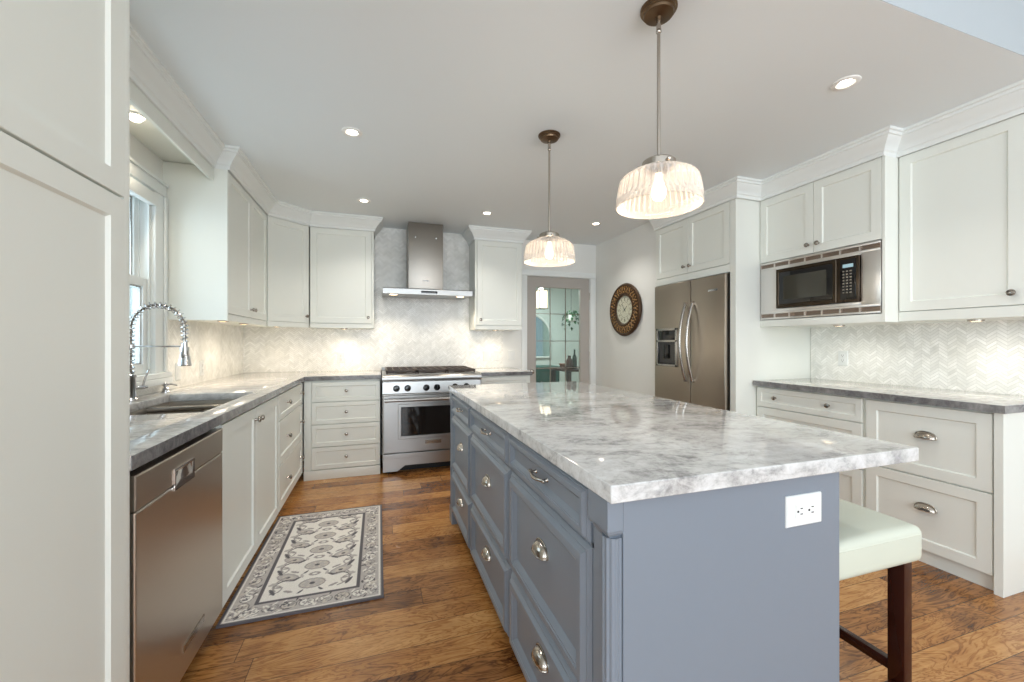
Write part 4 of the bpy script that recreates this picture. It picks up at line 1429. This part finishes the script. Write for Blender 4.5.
CAN = (((2.118, 1.355), 'recessed ceiling light at the right, above the large upper cabinet'),
       ((-0.15, 2.574), 'recessed ceiling light at the left, in front of the sink window'),
       ((-0.123, 3.783), 'recessed ceiling light above the four-drawer corner cabinet'),
       ((0.984, 3.782), 'recessed ceiling light between the range hood and the pendants'),
       ((2.15, 3.763), 'recessed ceiling light near the wall clock and glass door'))
first = None
for (cx_, cy_), lab in CAN:
    if first is None:
        t = thing('recessed_light', lab, 'ceiling light', (cx_, cy_, CEIL), 'recessed ceiling lights')
        T = Matrix.Translation((cx_, cy_, CEIL))
        obj('trim_ring', lathe(BM(), [(0.029, -0.001), (0.034, -0.0025), (0.038, -0.006), (0.052, -0.006), (0.057, -0.003), (0.058, 0.0), (0.029, 0.0)], 36, T), 'paper', t)
        obj('lens', lathe(BM(), [(0.029, -0.001), (0.027, -0.004), (0.002, -0.0045)], 28, T), 'lens', t)
        first = t
    else:
        t = copy_tree(first)
        t.location = (cx_, cy_, CEIL)
        t['label'] = lab
    spot('recessed_light_beam', (cx_, cy_, CEIL - 0.02), 24, (1.0, 0.95, 0.88), 125, 0.04, 0.8)

# light on the shelf above the window
t = thing('recessed_light', 'small recessed light in the panel above the sink window', 'ceiling light', (-1.146, 2.50, 2.335), 'recessed ceiling lights')
T = Matrix.Translation((-1.146, 2.50, 2.335))
obj('trim_ring', lathe(BM(), [(0.03, -0.001), (0.031, -0.007), (0.04, -0.007), (0.046, 0.0), (0.03, 0.0)], 28, T), 'paper', t)
obj('lens', lathe(BM(), [(0.029, -0.001), (0.028, -0.014), (0.02, -0.024), (0.002, -0.027)], 24, T), 'lens', t)
spot('shelf_light_beam', (-1.146, 2.50, 2.295), 10, (1.0, 0.86, 0.66), 140, 0.03, 0.8)

# under-cabinet puck lights
pk = None
PUCKS = (((-1.03, 3.32, 1.365), 'small round puck light under the two-door upper cabinet, nearer the window'),
         ((-1.03, 3.78, 1.365), 'small round puck light under the two-door upper cabinet, nearer the corner'),
         ((-0.90, 4.28, 1.365), 'small round puck light under the diagonal corner cabinet'),
         ((-0.33, 4.40, 1.353), 'small round puck light under the upper cabinet left of the hood'),
         ((1.24, 4.40, 1.353), 'small round puck light under the narrow cabinet right of the hood'),
         ((3.17, 1.36, 1.338), 'small round puck light under the large right upper cabinet'),
         ((3.12, 2.04, 1.335), 'small round puck light under the microwave cabinet'))
for (x, y, z), lab in PUCKS:
    if pk is None:
        pk = t = thing('puck_light', lab, 'under-cabinet light', (x, y, z), 'under-cabinet puck lights')
        T = Matrix.Translation((x, y, z))
        obj('housing', lathe(BM(), [(0.034, 0), (0.034, -0.008), (0.027, -0.010), (0.027, -0.006), (0.002, -0.006)], 24, T), 'nickel', t)
        obj('lens', lathe(BM(), [(0.026, -0.0065), (0.024, -0.009), (0.002, -0.009)], 20, T), 'puck', t)
    else:
        t = copy_tree(pk)
        t.location = (x, y, z)
        t['label'] = lab
    warm = x < 2
    spot('puck_light_beam', (x, y, z - 0.016), 9 if warm else 6.0, (1.0, 0.86, 0.68) if warm else (1.0, 0.97, 0.86), 165, 0.05, 1.0)

# ------------------------------------------------------------------ bar stool
t = thing('bar_stool', 'ivory leather bar stool with dark wood legs beside the island', 'bar stool', (1.37, 1.0, 0))
sx0, sx1, sy0, sy1 = 1.175, 1.572, 0.785, 1.195
bm = BM()
box(bm, sx0, sx1, sy0, sy1, 0.545, 0.652, 0.026, seg=5)
bmesh.ops.subdivide_edges(bm, edges=[e for e in bm.edges if e.calc_length() > 0.2], cuts=6, use_grid_fill=True)
for v in bm.verts:
    if v.co.z > 0.62:
        fxx = (v.co.x - sx0) / (sx1 - sx0); fyy = (v.co.y - sy0) / (sy1 - sy0)
        v.co.z += 0.014 * max(0, 16 * fxx * (1 - fxx) * fyy * (1 - fyy)) ** 0.6
se = obj('seat', bm, 'leather', t, 60)
bm = BM()
i_ = -0.0005
zc_ = 0.632
pts = []
rr_ = 0.026
for cx_, cy_, a0 in ((sx1 - rr_, sy1 - rr_, 0), (sx0 + rr_, sy1 - rr_, 90), (sx0 + rr_, sy0 + rr_, 180), (sx1 - rr_, sy0 + rr_, 270)):
    for k_ in range(6):
        a_ = R(a0 + 18 * k_)
        pts.append((cx_ + (rr_ - 0.002) * math.cos(a_), cy_ + (rr_ - 0.002) * math.sin(a_), zc_))
tube(bm, pts, 0.0028, 6, closed=True)
obj('piping', bm, 'leather', se)
lg = 0.036
LX0, LX1, LY0, LY1 = sx0 + 0.02, sx1 - 0.022, sy0 + 0.02, sy1 - 0.02
for xa in (LX0, LX1 - lg):
    for ya_ in (LY0, LY1 - 0.044):
        obj('leg', box(BM(), xa, xa + lg, ya_, ya_ + 0.044, 0.0, 0.548, 0.002), 'mahog', t)
for xa in (LX0 + 0.006, LX1 - lg + 0.006):
    obj('stretcher', box(BM(), xa, xa + 0.022, LY0 + 0.042, LY1 - 0.042, 0.185, 0.218, 0.002), 'mahog', t)
for ya_ in (LY0 + 0.01, LY1 - 0.034):
    obj('stretcher', box(BM(), LX0 + lg - 0.002, LX1 - lg + 0.002, ya_, ya_ + 0.022, 0.135, 0.168, 0.002), 'mahog', t)

# ------------------------------------------------------------------ rug
def rug():
    x0, x1, y0, y1 = -0.655, 0.022, 2.025, 3.175
    st = 0.0042
    nx, ny = int((x1 - x0) / st), int((y1 - y0) / st)
    c_iv, c_gr, c_dk, c_tan, c_mid = (lin(c)[:3] for c in ((243, 238, 230), (168, 161, 158), (100, 96, 100), (212, 203, 192), (196, 189, 184)))
    w, h = x1 - x0, y1 - y0
    rn = random.Random(11)
    prim = []     # (kind, cx, cy, a, b, rot, colour)

    def ell(cx, cy, a, b, rot, col):
        prim.append((0, cx, cy, a, b, math.cos(rot), math.sin(rot), col))

    def ringe(cx, cy, r, wd, a0, a1, col):
        prim.append((1, cx, cy, r, wd, a0, a1, col))
    cx = w / 2
    fx0, fx1, fy0, fy1 = 0.135, w - 0.135, 0.135, h - 0.135
    k = 5
    for i in range(k):
        cy = fy0 + (fy1 - fy0) * (i + 0.5) / k
        ell(cx, cy, 0.062, 0.045, 0, c_gr); ell(cx, cy, 0.054, 0.037, 0, c_tan)
        for q in range(8):
            a = 2 * PI * q / 8
            ell(cx + 0.034 * math.cos(a), cy + 0.024 * math.sin(a), 0.016, 0.009, a, c_mid)
        ell(cx, cy, 0.014, 0.010, 0, c_dk)
        if i < k - 1:
            cy2 = cy + (fy1 - fy0) / k / 2
            ell(cx, cy2, 0.028, 0.018, 0, c_gr); ell(cx, cy2, 0.012, 0.008, 0, c_iv)
        dyk = (fy1 - fy0) / k
        for s in (-1, 1):
            yy = cy + dyk * 0.5
            ell(cx + s * 0.125, yy, 0.060, 0.034, s * 0.55, c_gr); ell(cx + s * 0.125, yy, 0.053, 0.028, s * 0.55, c_mid)
            ell(cx + s * 0.125, yy, 0.030, 0.016, s * 0.55, c_tan); ell(cx + s * 0.125, yy, 0.011, 0.009, 0, c_dk)
            ringe(cx + s * 0.120, cy + 0.005, 0.056, 0.0045, 0.2 if s > 0 else 1.1, 2.1 if s > 0 else 3.0, c_dk)
            ringe(cx + s * 0.095, cy + 0.02, 0.080, 0.0045, -1.3 if s > 0 else 1.9, 0.7 if s > 0 else 3.8, c_gr)
            ringe(cx + s * 0.17, cy - 0.01, 0.034, 0.004, 1.2 if s > 0 else -1.9, 4.6 if s > 0 else 1.6, c_gr)
            for (ox, oy, aa, bb, ro, cc) in ((0.172, -0.030, 0.032, 0.009, 1.1, c_dk), (0.080, 0.060, 0.026, 0.0075, -0.7, c_dk), (0.182, 0.040, 0.020, 0.012, -0.3, c_mid),
                                             (0.100, -0.045, 0.024, 0.008, 0.5, c_gr), (0.060, 0.085, 0.020, 0.008, 1.3, c_mid), (0.150, 0.005, 0.020, 0.007, 0.2, c_gr), (0.045, -0.06, 0.018, 0.006, -0.9, c_dk)):
                ell(cx + s * ox, cy + oy, aa, bb, s * ro, cc)
    # border motifs
    bw = 0.066
    per = []
    n1, n2 = 9, 16
    for i in range(n1):
        for yy in (bw, h - bw):
            per.append((w * (i + 0.5) / n1, yy, 0))
    for i in range(1, n2 - 1):
        for xx in (bw, w - bw):
            per.append((xx, h * (i + 0.5) / n2, PI / 2))
    for j, (px, py, rt) in enumerate(per):
        col = (c_tan, c_iv, c_mid)[j // 2 % 3]
        ell(px, py, 0.034, 0.028, rt, c_dk); ell(px, py, 0.0305, 0.0245, rt, col)
        for q in range(5):
            a = 2 * PI * q / 5 + j
            ell(px + 0.014 * math.cos(a), py + 0.012 * math.sin(a), 0.008, 0.005, a, c_gr)
        ell(px, py, 0.005, 0.005, 0, c_dk)
    for j in range(420):
        sidew = rn.random()
        if sidew < 0.37:
            px, py = rn.uniform(0.03, w - 0.03), rn.choice((rn.uniform(0.03, 0.105), h - rn.uniform(0.03, 0.105)))
        else:
            py, px = rn.uniform(0.03, h - 0.03), rn.choice((rn.uniform(0.03, 0.105), w - rn.uniform(0.03, 0.105)))
        a = rn.random() * PI
        ell(px, py, rn.uniform(0.009, 0.017), rn.uniform(0.0035, 0.006), a, rn.choice((c_iv, c_tan, c_dk, c_iv, c_gr)))
    # raster the motifs on the grid
    grid = [[None] * (nx + 1) for _ in range(ny + 1)]
    for j in range(ny + 1):
        for i in range(nx + 1):
            x, y = w * i / nx, h * j / ny
            e = min(x, y, w - x, h - y)
            if e < 0.016: c = c_dk if e < 0.010 else c_gr
            elif e < 0.022: c = c_iv
            elif e < 0.110: c = c_mid
            elif e < 0.130: c = c_dk if e < 0.127 else c_gr
            else: c = c_iv
            grid[j][i] = c
    for p in prim:
        rad = (max(p[3], p[4]) if p[0] == 0 else p[3] + p[4]) + 0.002
        for j in range(max(0, int((p[2] - rad) / h * ny)), min(ny, int((p[2] + rad) / h * ny) + 1) + 1):
            for i in range(max(0, int((p[1] - rad) / w * nx)), min(nx, int((p[1] + rad) / w * nx) + 1) + 1):
                x, y = w * i / nx - p[1], h * j / ny - p[2]
                if p[0] == 0:
                    u, v = x * p[5] + y * p[6], -x * p[6] + y * p[5]
                    ok = (u / p[3]) ** 2 + (v / p[4]) ** 2 < 1
                else:
                    an = math.atan2(y, x)
                    ok = abs(math.hypot(x, y) - p[3]) < p[4] and (p[5] <= an <= p[6] or p[5] <= an + 2 * PI <= p[6])
                e = min(x + p[1], y + p[2], w - x - p[1], h - y - p[2])
                if ok and e > 0.022 and not 0.110 < e < 0.130:
                    grid[j][i] = p[7]
    zt = 0.009
    verts, faces, cols = [], [], []
    for j in range(ny + 1):
        for i in range(nx + 1):
            verts.append((x0 + w * i / nx, y0 + h * j / ny, zt)); cols.append(grid[j][i])
    W_ = nx + 1
    for j in range(ny):
        for i in range(nx):
            faces.append((j * W_ + i, j * W_ + i + 1, (j + 1) * W_ + i + 1, (j + 1) * W_ + i))
    rim = [i for i in range(W_)] + [j * W_ + nx for j in range(1, ny + 1)] + [ny * W_ + i for i in range(nx - 1, -1, -1)] + [j * W_ for j in range(ny - 1, 0, -1)]
    b0 = len(verts)
    for r in rim:
        verts.append((verts[r][0], verts[r][1], 0.0005)); cols.append(c_dk)
    n = len(rim)
    for q in range(n):
        faces.append((rim[q], b0 + q, b0 + (q + 1) % n, rim[(q + 1) % n]))
    faces.append(tuple(b0 + q for q in range(n))[::-1])
    me = bpy.data.meshes.new('area_rug')
    me.from_pydata(verts, [], faces)
    at_ = me.color_attributes.new('weave', 'FLOAT_COLOR', 'POINT')
    flat = []
    for c in cols:
        flat += [c[0], c[1], c[2], 1.0]
    at_.data.foreach_set('color', flat)
    m = mat('woven_rug', rough=0.9)
    kk = nodes_of(m)
    ca = kk['N']('ShaderNodeVertexColor', layer_name='weave')
    f = kk['noise'](kk['coord'](), 260, 2)[0]
    c = kk['mix'](0.22, ca.outputs[0], kk['ramp'](f, [(0.3, (90, 90, 90)), (0.7, (255, 255, 255))]), 'MULTIPLY')
    kk['L'](c, kk['b'].inputs['Base Color'])
    kk['bump'](f, 0.4, 0.002)
    me.materials.append(m)
    o = bpy.data.objects.new('area_rug', me)
    COL.objects.link(o)
    tag(o, 'grey and ivory floral bordered rug on the wood floor before the sink', 'rug')


rug()

# ------------------------------------------------------------------ things seen through the glass door
t = thing('sideboard', 'dark teal sideboard seen through the glass door', 'sideboard', (2.55, 6.6, 0))
obj('body', box(BM(), 2.15, 2.95, 6.4, 6.8, 0.06, 0.78, 0.004), 'teal', t)
obj('top', box(BM(), 2.13, 2.97, 6.38, 6.82, 0.78, 0.805, 0.003), 'teal', t)
mt = F(0, 6.4, 0, 0)
for xa in (2.16, 2.555):
    d = obj('door', front_bm(xa, xa + 0.385, 0.09, 0.76, 0.018, SHAKER, mt), 'teal', t)
    knob(d, mt, xa + (0.34 if xa < 2.4 else 0.045), 0.55, m='nickel')
t = thing('dining_table', 'dark wooden table seen through the glass door', 'table', (3.1, 5.7, 0))
obj('tabletop', box(BM(), 2.60, 3.7, 5.4, 6.1, 0.78, 0.815, 0.004), 'table_wood', t)
for xa in (2.64, 3.60):
    for ya in (5.44, 6.0):
        obj('leg', box(BM(), xa, xa + 0.06, ya, ya + 0.06, 0, 0.78, 0.003), 'table_wood', t)
vz = [('vase', (2.72, 5.55), [(0.04, 0), (0.055, 0.05), (0.05, 0.12), (0.022, 0.17), (0.026, 0.2), (0.012, 0.2)], (70, 40, 34), 'dark red vase on the table behind the glass door'),
      ('bottle', (2.84, 5.62), [(0.035, 0), (0.036, 0.15), (0.03, 0.18), (0.013, 0.22), (0.013, 0.29), (0.005, 0.29)], (36, 46, 40), 'tall dark bottle on the table behind the glass door'),
      ('bowl', (2.74, 5.78), [(0.04, 0), (0.05, 0.01), (0.085, 0.07), (0.08, 0.07), (0.04, 0.02), (0.005, 0.018)], (150, 104, 84), 'terracotta bowl on the table behind the glass door')]
for nm, (x, y), pr, col, lab in vz:
    tag(obj(nm, lathe(BM(), pr, 24, Matrix.Translation((x, y, 0.815))), mat(nm + '_glaze', col, 0.25), None), lab, nm)
# arched chair-back shaped frame on the far wall
t = thing('arched_mirror', 'pale pointed-arch framed mirror seen through the glass door', 'mirror', (3.10, 7.49, 0.9))
pts = []
for i in range(15):
    a = PI * 0.36 * i / 14
    pts.append((3.24 - 0.32 * (1 - math.cos(a)) * 1.9, 7.47, 1.35 + 0.42 * math.sin(a) * 1.1))
lft = [(4.66 - p[0] - 0.0, p[1], p[2]) for p in pts]
lft = [(2 * pts[-1][0] - p[0], p[1], p[2]) for p in pts]
bm = BM()
tube(bm, [(lft[0][0], 7.47, 0.92)] + lft + pts[::-1][1:] + [(pts[0][0], 7.47, 0.92)], 0.022, 10, closed=True)
obj('frame', bm, 'trimw', t)
bm = BM()
ol = [(lft[0][0], 0.92)] + [(p[0], p[2]) for p in lft] + [(p[0], p[2]) for p in pts[::-1][1:]] + [(pts[0][0], 0.92)]
loops(bm, [[(x, y, z) for x, z in ol] for y in (7.472, 7.48)])
obj('mirror_glass', bm, mat('mirror_silver', (205, 222, 218), 0.06, 1.0), t)
t = thing('lantern_lamp', 'glowing glass lantern lamp hanging beyond the glass door', 'lamp', (2.50, 6.1, 2.45))
obj('cord', tube(BM(), [(2.50, 6.1, 2.449), (2.50, 6.1, 2.10)], 0.004, 8), 'dark', t)
bm = BM()
for a_ in (45, 135, 225, 315):
    x, y = 0.10 * math.cos(R(a_)), 0.10 * math.sin(R(a_))
    box(bm, 2.50 + x - 0.004, 2.50 + x + 0.004, 6.1 + y - 0.004, 6.1 + y + 0.004, 1.75, 2.06)
for z in (1.75, 2.05):
    box(bm, 2.50 - 0.078, 2.50 + 0.078, 6.1 - 0.078, 6.1 + 0.078, z, z + 0.012)
lathe(bm, [(0.08, 2.06), (0.02, 2.10), (0.01, 2.11)], 4, Matrix.Translation((2.50, 6.1, 0)))
obj('lantern_frame', bm, 'pewter', t)
obj('frosted_glass', box(BM(), 2.50 - 0.066, 2.50 + 0.066, 6.1 - 0.066, 6.1 + 0.066, 1.763, 2.049), glow('lantern_glow', (255, 226, 200), 1.2), t)
t = thing('hanging_plant', 'dark green trailing plant hanging beyond the glass door', 'plant', (3.07, 6.2, 2.45))
bm = tube(BM(), [(3.07, 6.2, 2.449), (3.07, 6.2, 1.68)], 0.003, 6)
obj('cord', bm, 'dark', t)
obj('pot', lathe(BM(), [(0.04, 1.56), (0.07, 1.58), (0.085, 1.68), (0.078, 1.68), (0.065, 1.60), (0.005, 1.60)], 20, Matrix.Translation((3.07, 6.2, 0))), 'paper', t)
bm = BM()
rn = random.Random(5)
for i in range(70):
    a = rn.random() * 2 * PI
    r = rn.uniform(0.03, 0.17)
    z = 1.70 - (r / 0.17) ** 2 * rn.uniform(0.0, 0.34) + rn.uniform(-0.02, 0.06)
    m_ = Matrix.Translation((3.07 + r * math.cos(a), 6.2 + r * math.sin(a), z)) @ Matrix.Rotation(a, 4, 'Z') @ Matrix.Rotation(rn.uniform(0.3, 1.3), 4, 'Y')
    L_ = rn.uniform(0.05, 0.09)
    vs = [bm.verts.new(m_ @ Vector(p)) for p in ((0, 0, 0), (L_ * 0.4, 0.022, 0.006), (L_, 0, -0.01), (L_ * 0.4, -0.022, 0.006))]
    bm.faces.new(vs)
    vs2 = [bm.verts.new(m_ @ (Vector(p) + Vector((0, 0, -0.0015)))) for p in ((0, 0, 0), (L_ * 0.4, 0.022, 0.006), (L_, 0, -0.01), (L_ * 0.4, -0.022, 0.006))]
    bm.faces.new(vs2[::-1])
obj('leaf_cluster', bm, 'leaf', t)['kind'] = 'stuff'
